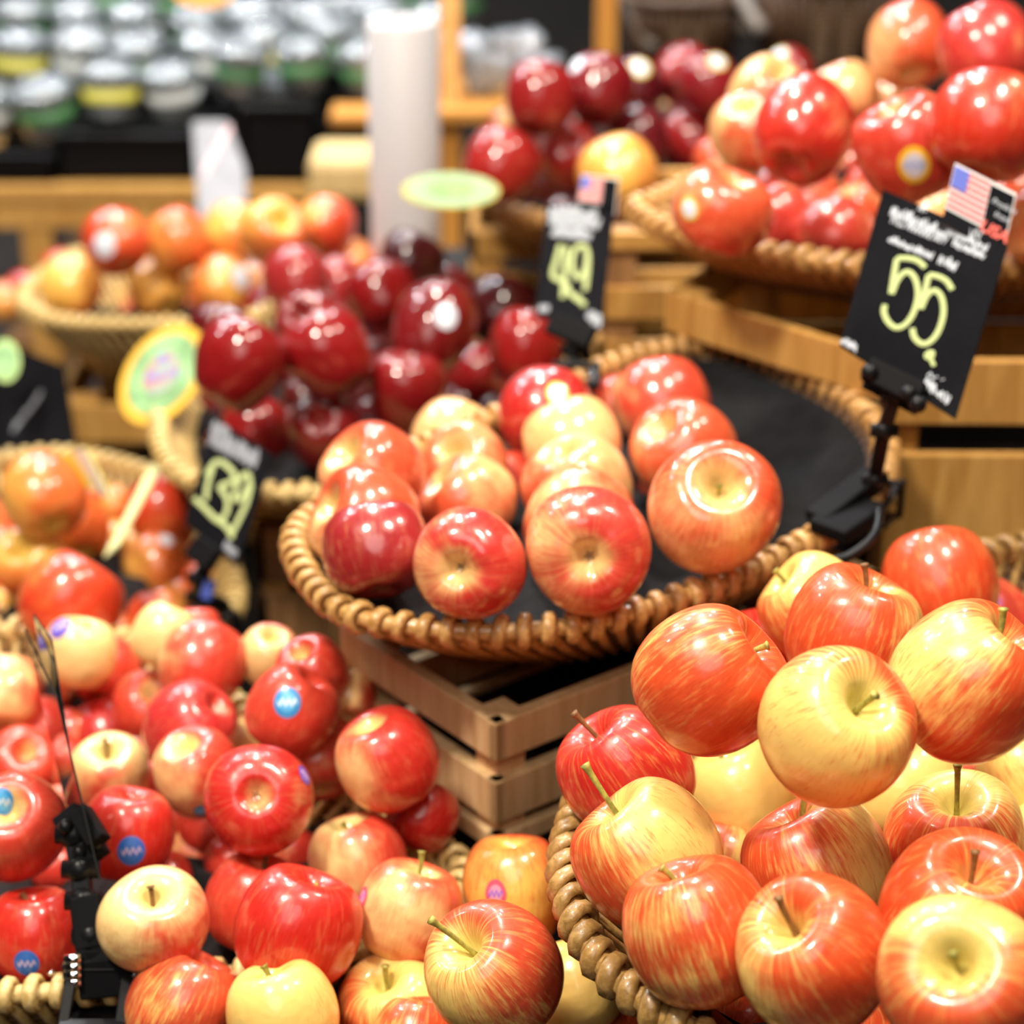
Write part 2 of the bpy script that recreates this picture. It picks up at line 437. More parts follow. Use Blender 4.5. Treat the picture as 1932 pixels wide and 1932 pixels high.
basket('K', 'low dark wicker tray under the front row of loose apples', GB,
       [(-.01, 1.085), (.012, 1.03), (.02, .95), (.03, .86), (.02, .78), (-.10, .74), (-.24, .78), (-.275, .88), (-.25, .955), (-.15, .968), (-.08, .985), (-.04, 1.03)],
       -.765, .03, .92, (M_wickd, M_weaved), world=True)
basket('H', 'wicker basket of orange apples left of the 139 price sign', GB,
       [(425, 1170), (445, 1100), (400, 1000), (330, 920), (200, 870), (50, 860), (-80, 900), (-150, 1050), (-60, 1190), (150, 1222), (330, 1205)], -.80, .06, .78, (M_wicky, M_weave))
basket('D', 'wicker basket heaped with dark red apples', GB,
       [(303, 785), (308, 850), (355, 905), (480, 930), (620, 925), (800, 880), (950, 800), (1050, 730), (1072, 660), (1020, 600), (900, 565), (700, 545), (490, 595), (370, 665), (320, 730)],
       -.70, .06, .70, (M_wicky, M_weave))
basket('B', 'far straw wicker basket of orange apples with deep tapered sides', GB,
       [(48, 580), (110, 606), (250, 612), (380, 610), (520, 596), (660, 545), (640, 470), (500, 440), (300, 445), (150, 480), (60, 540)], -.76, .10, .55, (M_wicky, M_weave))
basket('S', 'far wicker basket of maroon apples below the dark hampers', GB,
       [(905, 352), (935, 388), (1030, 414), (1180, 412), (1270, 385), (1400, 330), (1430, 220), (1330, 160), (1100, 160), (985, 200), (915, 290)], -.60, .06, .75, (M_wick, M_weave))
basket('T', 'raised wicker basket of red apples behind the 55 price sign', GB,
       [(1195, 395), (1260, 432), (1400, 468), (1600, 498), (1750, 512), (1900, 505), (2050, 470), (2110, 350), (2050, 260), (1850, 220), (1640, 230), (1460, 285), (1330, 335), (1232, 378)],
       -.48, .051, .70, (M_wick, M_weave), slant=.5)

# ------------------------------------------------------------------ wooden crates
def crate(label, foot, ztop, height, rows, mat, post=.018, thick=.009, edges=None, postmat=None, floor=True, group='wooden crates under the baskets'):
    """foot: polygon of the footprint (world x, y); rows: list of (drop below top, plank height)"""
    c = sum((Vector((x, y, 0)) for x, y in foot), Vector())/len(foot)
    root = empty('wooden_crate', (c.x, c.y, H+ztop-height)); tag(root, label, 'crate', group)
    n = len(foot); ed = edges or {}
    area = sum(foot[i][0]*foot[(i+1) % n][1]-foot[(i+1) % n][0]*foot[i][1] for i in range(n))
    for i in range(n):
        a = Vector((*foot[i], 0)); b = Vector((*foot[(i+1) % n], 0)); t = (b-a).normalized()
        inw = Vector((-t.y, t.x, 0))*(1 if area > 0 else -1)
        for (dr, hh) in ed.get(i, rows):
            zc = H+ztop-dr-hh/2
            o = inw*(thick/2)
            bm = bmesh.new(); add_bar(bm, a+o+Vector((0, 0, zc)), b+o+Vector((0, 0, zc)), thick, hh)
            childof(root, 'slat', bm, mat, smooth=False, bevel=.0012)
        p0 = Vector((*foot[i-1], 0)); tp = (a-p0).normalized(); inp = Vector((-tp.y, tp.x, 0))*(1 if area > 0 else -1)
        ctr = a+(inw+inp).normalized()*(thick*1.1+post*.6)
        bm = bmesh.new(); R = Matrix.Rotation(math.atan2(t.y, t.x), 3, 'Z')
        add_box(bm, (ctr.x, ctr.y, H+ztop-.001-height/2), post, post, height-.002, R)
        childof(root, 'corner_post', bm, postmat or mat, smooth=False, bevel=.001)
    if floor:
        bm = bmesh.new()
        pts = [Vector((c.x+(x-c.x)*.95, c.y+(y-c.y)*.95, H+ztop-height+.006)) for x, y in foot]
        add_prism(bm, pts, .005, Vector((0, 0, 1))); childof(root, 'floor_board', bm, M_liner, smooth=False)
    P = [Vector((c.x+(x-c.x)*.9, c.y+(y-c.y)*.9, 0)) for x, y in foot]
    stand_boxes.append((*bbox2(P), H+ztop-height-.001)) if len(foot) != 4 or abs(foot[0][1]-foot[1][1]) < .02 else rot_stand.append((P, H+ztop-height-.001))
    return root
rot_stand = []
u = Vector((.788, .616)); v = Vector((-.616, .788))
def cc(a, b): p = CR+u*a+v*b; return (p.x, p.y)
crate('pale pine slatted crate under the half-filled wicker basket', [cc(0, 0), cc(.34, 0), cc(.34, .168), cc(0, .168)], -.637, .090,
      [(0, .027), (.041, .030), (.080, .012)], M_pine, post=.022, thick=.010)
crate('golden wooden crate behind the 55 sign, with a slanted front corner', [(.1225, 1.631), (.280, 1.466), (.60, 1.46), (.60, 1.76), (.20, 1.76)], -.532, .19,
      [(0, .034), (.07, .034)], M_gold, edges={0: [(0, .034)], 1: [(0, .050), (.074, .10)]}, post=.026)
crate('brown wooden crate behind the 49 sign', [(.075, 1.80), (.56, 1.80), (.56, 2.02), (.075, 2.02)], -.535, .18,
      [(0, .016), (.05, .03), (.10, .03)], M_gold, postmat=M_brown, post=.03)
rot_stand.append(([Vector((*cc(a_, b_), 0)) for a_, b_ in ((.10, .19), (.32, .19), (.32, .32), (.10, .32))], H-.634))
def fr(x0, x1, y, z):
    a = onz(x0, y, z); b = onz(x1, y, z); return a, b
a, b = fr(885, 1330, 440, -.662)
crate('golden wooden crate under the basket of maroon apples', [(a.x, a.y), (b.x, a.y), (b.x, a.y+.4), (a.x, a.y+.4)], -.662, .12,
      [(0, .03), (.045, .03), (.085, .03)], M_gold, post=.03)
a, b = fr(480, 1000, 1000, -.762)
crate('brown wooden crate under the basket of dark red apples', [(a.x, a.y), (b.x, a.y), (b.x, a.y+.26), (a.x, a.y+.26)], -.762, .12,
      [(0, .05), (.062, .055)], M_brown, postmat=M_gold, post=.02)
a, b = fr(95, 500, 765, -.862)
crate('golden wooden crate below the far straw basket', [(a.x, a.y), (b.x, a.y), (b.x, a.y+.3), (a.x, a.y+.3)], -.862, .17,
      [(0, .045), (.095, .05)], M_gold, post=.045)

# ------------------------------------------------------------------ apple shapes
PROFILES = {
 'round': [(0, .52), (.05, .53), (.12, .60), (.22, .75), (.34, .85), (.50, .89), (.68, .83), (.86, .62), (.97, .32), (1.0, 0), (.95, -.34), (.82, -.62), (.64, -.80), (.46, -.87), (.32, -.87), (.20, -.80), (.10, -.71), (0, -.68)],
 'flat':  [(0, .44), (.05, .45), (.12, .52), (.22, .66), (.36, .78), (.54, .82), (.74, .74), (.91, .50), (.99, .20), (1.0, -.06), (.94, -.36), (.81, -.60), (.63, -.75), (.47, -.79), (.33, -.77), (.20, -.66), (.10, -.56), (0, -.53)],
 'tall':  [(0, .62), (.05, .63), (.12, .70), (.22, .88), (.36, 1.0), (.54, 1.02), (.76, .90), (.93, .62), (1.0, .28), (.99, -.04), (.90, -.42), (.76, -.76), (.60, -.97), (.45, -1.04), (.32, -1.02), (.20, -.92), (.10, -.83), (0, -.80)],
}
STEMZ = {'round': .53, 'flat': .45, 'tall': .63}
CALZ = {'round': -.68, 'flat': -.53, 'tall': -.80}
def apple_mesh(shape, seed):
    rr = random.Random(seed*7+len(shape)); prof = crspline([Vector((a, b, 0)) for a, b in PROFILES[shape]], 3, False)
    S = 44; bm = bmesh.new(); rows = []
    p1, p2, p3, p4 = [rr.uniform(0, 6.28) for _ in range(4)]
    a1, a2, a3 = rr.uniform(.01, .035), rr.uniform(.01, .03), rr.uniform(.006, .022)
    lob = {'round': .016, 'flat': .022, 'tall': .040}[shape]; lean = rr.uniform(-.05, .05)
    for q in prof[1:-1]:
        r, z = max(q.x, .004), q.y; row = []
        for k in range(S):
            A = 2*math.pi*k/S
            w = 1+a1*math.cos(A+p1)*(.4+.6*z)+a2*math.cos(2*A+p2)+a3*math.cos(3*A+p3)*r
            lb = lob*math.cos(5*A+p4)*(max(-z, 0)*1.3+max(z, 0)*.5)
            zz = z+(lob*1.6*math.cos(5*A+p4)*(r if z < -.3 else 0))+(a2*1.3*math.cos(2*A+p3)*r if z > .3 else 0)
            rr_ = r*(w+lb)
            row.append(bm.verts.new((rr_*math.cos(A)+lean*z*.5, rr_*math.sin(A), zz)))
        rows.append(row)
    t = bm.verts.new((lean*prof[0].y*.5, 0, prof[0].y)); b = bm.verts.new((lean*prof[-1].y*.5, 0, prof[-1].y))
    for i in range(len(rows)-1):
        for k in range(S):
            j = (k+1) % S; bm.faces.new((rows[i][k], rows[i+1][k], rows[i+1][j], rows[i][j]))
    for k in range(S):
        j = (k+1) % S; bm.faces.new((t, rows[0][k], rows[0][j])); bm.faces.new((b, rows[-1][j], rows[-1][k]))
    bmesh.ops.recalc_face_normals(bm, faces=bm.faces)
    me = bpy.data.meshes.new('apple'); bm.to_mesh(me)
    bvh = BVHTree.FromBMesh(bm); bm.free()
    for p in me.polygons: p.use_smooth = True
    return me, bvh
SHAPE = {'striped': 'round', 'blush': 'round', 'fuji': 'flat', 'dark': 'tall', 'orange': 'round'}
LIB = {}
for kd, n in (('striped', 5), ('blush', 5), ('fuji', 4), ('dark', 4), ('orange', 3)):
    LIB[kd] = []
    for s in range(n):
        me, bvh = apple_mesh(SHAPE[kd], s+{'striped': 0, 'blush': 20, 'fuji': 40, 'dark': 60, 'orange': 80}[kd])
        me.materials.append(SK[kd]); LIB[kd].append((me, bvh))
REDC = {'striped': (.72, .085, .022), 'blush': (.68, .055, .030), 'fuji': (.70, .095, .035), 'dark': (.18, .009, .009), 'orange': (.74, .14, .03)}
def calyx_mesh():
    bm = bmesh.new()
    for k in range(5):
        A = 2*math.pi*k/5; c, s = math.cos(A), math.sin(A)
        p = [bm.verts.new(q) for q in [(c*.02-s*.035, s*.02+c*.035, 0), (c*.02+s*.035, s*.02-c*.035, 0), (c*.09+s*.025, s*.09-c*.025, -.045), (c*.13, s*.13, -.10), (c*.09-s*.025, s*.09+c*.025, -.045)]]
        bm.faces.new(p)
    r = bmesh.ops.extrude_face_region(bm, geom=list(bm.faces)); 
    bmesh.ops.translate(bm, verts=[g for g in r['geom'] if isinstance(g, bmesh.types.BMVert)], vec=(0, 0, .012))
    add_ball(bm, (0, 0, .0), .045, 1)
    me = bpy.data.meshes.new('calyx'); bm.to_mesh(me); bm.free(); me.materials.append(M_calyx); return me
CALYX = calyx_mesh()

def camvec(x, y, z): return (RIGHT*x + UP*y + BACK*z)
RR = random.Random(3)

def build_pile(key, group, rows, z0, r0, blend=.5, walls=(), iters=220, cat='apple', fill=None):
    A = []
    for n, R in enumerate(rows):
        cx, cy, w, kd, end, sx, sy, cov, yang, label = R[:10]; o = R[10] if len(R) > 10 else {}
        dpl = onz(cx, cy, z0+o.get('dz', 0)); dpl = depth_of(dpl)
        dsz = 2*o.get('r', r0)*F/w
        d = math.exp(math.log(dpl)*(1-blend)+math.log(dsz)*blend)
        A.append(dict(R=R, o=o, d=d, d0=d, cx=cx, cy=cy, w=w))
    def upd(a):
        a['p'] = at(a['cx'], a['cy'], a['d']); a['r'] = a['w']/2/F*a['d']*1.0
    for a in A: upd(a)
    for it in range(iters):
        for i in range(len(A)):
            for j in range(i+1, len(A)):
                a, b = A[i], A[j]
                sep = (a['p']-b['p']).length; need = (a['r']+b['r'])*.97
                if sep < need:
                    lo, hi = (a, b) if a['d'] <= b['d'] else (b, a)
                    px = math.hypot(a['cx']-b['cx'], a['cy']-b['cy'])/F*(a['d']+b['d'])/2
                    want = math.sqrt(max(need*need-px*px, 0)); cur = hi['d']-lo['d']
                    s = max(want-cur, 0)*.5
                    lo['d'] -= s*.5; hi['d'] += s*.5; upd(lo); upd(hi)
        for a in A:
            for (q, nn) in walls:
                g = (a['p']-q).dot(nn)-a['r']-.002
                if g < 0:
                    a['d'] -= min(-g, .006); upd(a)
        for a in A:
            if it > iters*.4 and key in BK and key != 'K':
                q = min(BK[key]['rim'], key=lambda s: (s-a['p']).length_squared)
                if (q-a['p']).length < a['r']+.009: a['d'] -= .0025; upd(a); continue
            a['d'] += (a['d0']-a['d'])*.01; upd(a)
    if key in BK and fill:
        lab, kd, reds, region = fill; b_ = BK[key]; rim = b_['rim']; fr_ = random.Random(len(key)+ord(key[0]))
        def proj(p): d = depth_of(p); v = p-CAM; return 966+v.dot(RIGHT)/d*F, 966-v.dot(UP)/d*F
        poly = [proj(p) for p in [Vector((b_['c'].x+(p.x-b_['c'].x)*.80, b_['c'].y+(p.y-b_['c'].y)*.80, p.z-.01)) for p in rim]]
        def inside(x, y):
            c_ = False
            for i in range(len(poly)):
                (x1, y1), (x2, y2) = poly[i], poly[i-1]
                if (y1 > y) != (y2 > y) and x < (x2-x1)*(y-y1)/(y2-y1)+x1: c_ = not c_
            return c_
        ys = range(int(min(p[1] for p in poly)), int(max(p[1] for p in poly)), 16); xs = range(int(max(-60, min(p[0] for p in poly))), int(min(1990, max(p[0] for p in poly))), 16)
        base_n = len(A); wm = sum(a['w'] for a in A)/len(A)
        for y in ys:
            for x in xs:
                if len(A)-base_n > 20 or not inside(x, y) or not region(x, y): continue
                if any(math.hypot(x-a['cx'], y-a['cy']) < a['w']*.46 for a in A): continue
                w_ = wm*fr_.uniform(.62, .78); cx, cy = x+8, y+w_*.22
                dd = depth_of(onz(cx, cy, b_['zb']-H+.028))
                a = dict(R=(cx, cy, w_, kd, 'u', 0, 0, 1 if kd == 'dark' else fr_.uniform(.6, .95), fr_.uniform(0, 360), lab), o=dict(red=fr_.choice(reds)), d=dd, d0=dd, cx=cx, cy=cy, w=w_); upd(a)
                for _ in range(12):
                    for b2 in A:
                        if (a['p']-b2['p']).length < (a['r']+b2['r'])*.94: a['d'] += .004; upd(a)
                lim = b_['zb']+a['r']*.95
                if a['p'].z < lim: a['d'] = depth_of(onz(cx, cy, lim-H)); upd(a)
                A.append(a)
    for n, a in enumerate(A):
        R = a['R']; o = a['o']; kd, end, sx, sy, cov, yang, label = R[3], R[4], R[5], R[6], R[7], R[8], R[9]
        shp = SHAPE[kd]; W = a['w']/2
        if end == 'u' or sx is None:
            pole = camvec(RR.uniform(-.5, .5), .75, RR.uniform(-.55, -.05)).normalized(); up = 1
        else:
            k = {'s': STEMZ, 'S': STEMZ, 'c': CALZ}[end][shp]; k = abs(k)+.12
            x = (sx-a['cx'])/W/k; y = -(sy-a['cy'])/W/k; L = math.hypot(x, y)
            if L > .96: x, y = x/L*.96, y/L*.96
            zc = math.sqrt(1-x*x-y*y)
            pole = camvec(x, y, zc)
            # correct for the off-axis viewing direction
            vd = (CAM-a['p']).normalized(); q = BACK.rotation_difference(vd); pole = q @ pole
            up = -1 if end == 'c' else 1
        Z = (pole*up).normalized()
        yv = camvec(math.cos(math.radians(yang)), math.sin(math.radians(yang)), o.get('f', .35))
        X = yv-Z*yv.dot(Z)
        if X.length < 1e-3: X = Z.orthogonal()
        X.normalize(); Y = Z.cross(X)
        M3 = Matrix((X, Y, Z)).transposed()
        me, bvh = LIB[kd][n % len(LIB[kd])]
        ob = bpy.data.objects.new('apple', me); col.objects.link(ob)
        hs = o.get('hs', .90 if kd == 'dark' else 1.0)
        fit = 1.015
        ob.matrix_world = Matrix.Translation(a['p']) @ M3.to_4x4() @ Matrix.Diagonal((a['r']*fit, a['r']*fit, a['r']*fit*hs, 1))
        tag(ob, label, cat, group)
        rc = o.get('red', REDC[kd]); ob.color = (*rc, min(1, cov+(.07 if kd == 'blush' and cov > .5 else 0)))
        MW = ob.matrix_world.copy(); MI = MW.inverted(); r = a['r']
        if end in ('S', 's') and o.get('stem', end == 'S'):
            base = MW @ Vector((0, 0, STEMZ[shp]-.03))
            if 'tip' in o:
                L = o.get('len', .024); vd = -(ray(*o['tip'])).normalized()
                db = depth_of(base); tip = at(*o['tip'], db - L*max(Z.dot(BACK), -.2)*.8)
            else:
                tip = base + Z*o.get('len', .017) + X*RR.uniform(-.004, .004) + Y*RR.uniform(-.004, .004)
            mid = base.lerp(tip, .55)+(Z*.0018)
            pts = crspline([base, mid, tip], 5, False)
            rad = [(.0013+.0003*abs(1-3*t)) for t in [i/(len(pts)-1) for i in range(len(pts))]]
            rad[-1] = .0026; rad[-2] = .0021; rad[-3] = .0017
            sc = o.get('ss', 1.0); rad = [q*sc for q in rad]
            bm = bmesh.new(); add_tube(bm, pts, rad, 8); bmesh.ops.transform(bm, matrix=MI, verts=bm.verts)
            s = obj('stem', bm, M_stem_br if o.get('brown') else M_stem); s.parent = ob
            if 'tip' in o: s['label'] = 'long green stem' if not o.get('brown') else 'brown woody stem'
        if end == 'c':
            c = bpy.data.objects.new('calyx', CALYX); col.objects.link(c); c.parent = ob; c.location = (0, 0, CALZ[shp]+.01); c.scale = (.62, .62, .8)
        for (sk, x, y, sz) in ([o['st']] if 'st' in o else []):
            # sticker: a small disc wrapped on to the skin where the view ray meets the fruit
            cl = MI @ CAM; tgt = MI @ at(x, y, a['d']); dr = (tgt-cl).normalized()
            hit, nrm, _, _ = bvh.ray_cast(cl, dr)
            if hit is None:
                hit, nrm, _, _ = bvh.find_nearest(tgt)
            nrm = hit.normalized()*.5+nrm*.5; nrm.normalize()
            rt = (MI.to_3x3() @ RIGHT); rt = (rt-nrm*rt.dot(nrm)).normalized(); u2 = nrm.cross(rt).normalized()
            if u2.dot(MI.to_3x3() @ UP) < 0: u2 = -u2
            rs = sz/2/F*a['d']/a['r']*1.05
            bm = bmesh.new(); uvl = bm.loops.layers.uv.new('uv'); pos = {}
            rings = [[bm.verts.new((0, 0, 0))]]; pos[rings[0][0]] = (0, 0)
            for q in range(1, 6):
                rg = []
                for k in range(20):
                    A_ = 2*math.pi*k/20; v_ = bm.verts.new((0, 0, 0)); pos[v_] = (q/5*math.cos(A_), q/5*math.sin(A_)); rg.append(v_)
                rings.append(rg)
            for k in range(20):
                j = (k+1) % 20; bm.faces.new((rings[0][0], rings[1][k], rings[1][j]))
                for q in range(1, 5): bm.faces.new((rings[q][k], rings[q+1][k], rings[q+1][j], rings[q][j]))
            for v_, (pu, pv) in pos.items():
                w_ = hit + rt*pu*rs*.88 + u2*pv*rs
                h2, n2, _, _ = bvh.ray_cast(w_+nrm*.4, -nrm)
                if h2 is None or (h2-w_).length > .4: h2, n2 = w_, nrm
                v_.co = h2+n2*.012
            for f_ in bm.faces:
                for l_ in f_.loops: l_[uvl].uv = pos[l_.vert]
            s = obj('fruit_sticker', bm, STK[sk]); s.parent = ob
            s['label'] = {'blue': 'round blue sticker', 'lblue': 'round light blue sticker', 'pink': 'small pink sticker', 'purple': 'small purple sticker',
                          'white': 'small white sticker', 'yellow': 'round yellow edged sticker', 'wyellow': 'white sticker with yellow edge'}[sk]
    if key in BK: liner(key, A)
    return A

# rows: cx, cy, width, skin, end (S stem, s stem hollow, c calyx, u unseen), its x, y, redness, side of the pale cheek, label, options
Fr = [
 (1336, 1284, 283, 'striped', 'S', 1432, 1212, .80, 60, 'large orange-red streaked apple lying tilted with its short stem to the right', dict(tip=(1449, 1218), dz=.09, hs=.98)),
 (1577, 1373, 292, 'striped', 'S', 1622, 1334, .50, 215, 'big pale yellow apple on top of the pile, red streaks round its open stem hollow', dict(tip=(1652, 1311), dz=.10, f=.8, len=.02, hs=.96)),
 (1826, 1290, 300, 'striped', 'S', 1902, 1205, .68, 160, 'big yellow apple with orange flecks and a small brown scar', dict(tip=(1893, 1148), dz=.08, f=.6)),
 (1610, 1200, 254, 'striped', 'S', 1645, 1118, .72, 10, 'red apple with upright brown stem behind the big pale yellow apple', dict(tip=(1630, 1064), brown=1, dz=.05)),
 (1425, 1238, 178, 'striped', 'u', 0, 0, .95, 0, 'plain red apple mostly hidden behind the large tilted red apple', dict(red=(.62, .03, .02))),
 (1538, 1150, 200, 'striped', 'S', 1470, 1090, .45, 90, 'pale peach apple at the back left of the pile, beside the black clamp', dict(tip=(1462, 1075), dz=.02, len=.012)),
 (1775, 1105, 218, 'striped', 'u', 0, 0, .88, 300, 'smooth orange-red apple at the very back, in front of the golden crate', dict(red=(.72, .075, .02))),
 (1862, 1195, 200, 'striped', 'S', 1808, 1132, .78, 180, 'pinkish red apple with a pink sticker near its top', dict(tip=(1794, 1102), st=('pink', 1873, 1136, 46), len=.012, red=(.66, .06, .035))),
 (1183, 1459, 246, 'striped', 'S', 1137, 1400, .90, 40, 'deep red apple with a long brown stem beside the pine crate', dict(tip=(1082, 1345), brown=1, red=(.60, .03, .02), len=.03)),
 (1401, 1507, 218, 'striped', 'S', 1374, 1441, .12, 240, 'cream yellow apple wedged behind, green stem leaning left', dict(tip=(1332, 1384), f=.9, len=.022)),
 (1224, 1616, 268, 'striped', 'S', 1168, 1545, .52, 30, 'half yellow, half red apple with a long green stem at the basket edge', dict(tip=(1103, 1442), dz=.03, f=.5, len=.028)),
 (1543, 1640, 272, 'striped', 'S', 1503, 1562, .68, 100, 'orange-red streaked apple with curved stem under the big pale yellow one', dict(tip=(1524, 1481), len=.022)),
 (1704, 1502, 236, 'striped', 'u', 0, 0, .14, 250, 'plain yellow apple deep in the pile, mostly covered by the big pale yellow one', dict(f=.9, dz=-.01)),
 (1803, 1592, 262, 'striped', 'S', 1806, 1530, .50, 90, 'yellow apple with orange flecks and a tall straight stem', dict(tip=(1807, 1442), len=.026)),
 (1952, 1470, 220, 'striped', 'u', 0, 0, .55, 180, 'orange flecked apple cut by the frame below the scarred yellow apple', dict()),
 (2006, 1606, 212, 'striped', 'u', 0, 0, .30, 180, 'yellow apple cut by the frame right of the straight stemmed apple', dict(dz=.02)),
 (1320, 1760, 284, 'striped', 'S', 1290, 1664, .80, 120, 'bright red apple with a short bent stem leaning on the basket rim', dict(tip=(1247, 1637), dz=.03, len=.015)),
 (1536, 1805, 292, 'striped', 'S', 1497, 1758, .66, 150, 'red apple with a pale band and dark upright stem, low in the middle', dict(tip=(1468, 1693), brown=1, dz=.05, f=.6, len=.02)),
 (1808, 1728, 306, 'striped', 'S', 1836, 1662, .76, 250, 'wide red apple with a pale stem hollow and thin brown stem', dict(tip=(1840, 1606), brown=1, dz=.02, f=.5, len=.018)),
 (1823, 1852, 324, 'striped', 'S', 1806, 1826, .54, 110, 'large yellow and orange apple facing up with a green hollow', dict(dz=.06, f=.5, len=.012, red=(.75, .10, .03))),
 (1965, 1108, 118, 'striped', 'u', 0, 0, .35, 180, 'small yellow-orange apple cut by the frame beside the back wicker rim', dict(r=.034)),
 (1155, 1978, 180, 'striped', 'u', 0, 0, .85, 90, 'top of a red apple under the brown basket rim, at the bottom edge', dict(dz=-.05)),
]
wallF = [(Vector((CR.x, CR.y, 0)), Vector((.616, -.788, 0)))]
# the last of these apples lies outside the basket, in the front tray
Kr = [
 (970, 1683, 196, 'orange', 's', 965, 1600, .62, 100, 'tall orange apple with a pink sticker, standing against the pine crate', dict(st=('pink', 935, 1686, 44), hs=1.12, dz=.02, r=.032, red=(.72, .06, .02))),
 (933, 1836, 256, 'striped', 'S', 892, 1795, .58, 200, 'sharp yellow and red striped apple with a long stem at the bottom middle', dict(tip=(812, 1735), dz=.05, f=.5, len=.026, red=(.66, .08, .03))),
 (1084, 1862, 190, 'striped', 'u', 0, 0, .02, 270, 'plain pale green-yellow apple below the brown basket rim', dict(f=.9)),
 (750, 1912, 214, 'striped', 'S', 728, 1866, .40, 60, 'yellow apple with red lower cheek and a short upright stem', dict(tip=(727, 1822), f=.4, len=.015)),
 (795, 1984, 214, 'striped', 'u', 0, 0, .75, 160, 'red striped apple at the bottom edge between two stemmed ones', dict(dz=.02)),
 (652, 2004, 165, 'striped', 'u', 0, 0, .60, 180, 'sliver of an orange apple at the bottom edge', dict(r=.033)),
 (533, 1918, 212, 'striped', 'S', 512, 1845, .16, 200, 'pale lemon apple with a light green stem at the bottom edge', dict(tip=(497, 1822), f=.8, len=.010, dz=.04)),
 (346, 1902, 220, 'striped', 'u', 0, 0, .84, 90, 'red streaked apple beside the black clamp stand', dict(red=(.66, .08, .03), dz=.0)),
 (848, 1775, 168, 'blush', 'u', 0, 0, .95, 90, 'dull pinkish red apple shaded between the sharp striped one and the orange one', dict(dz=-.015)),
]
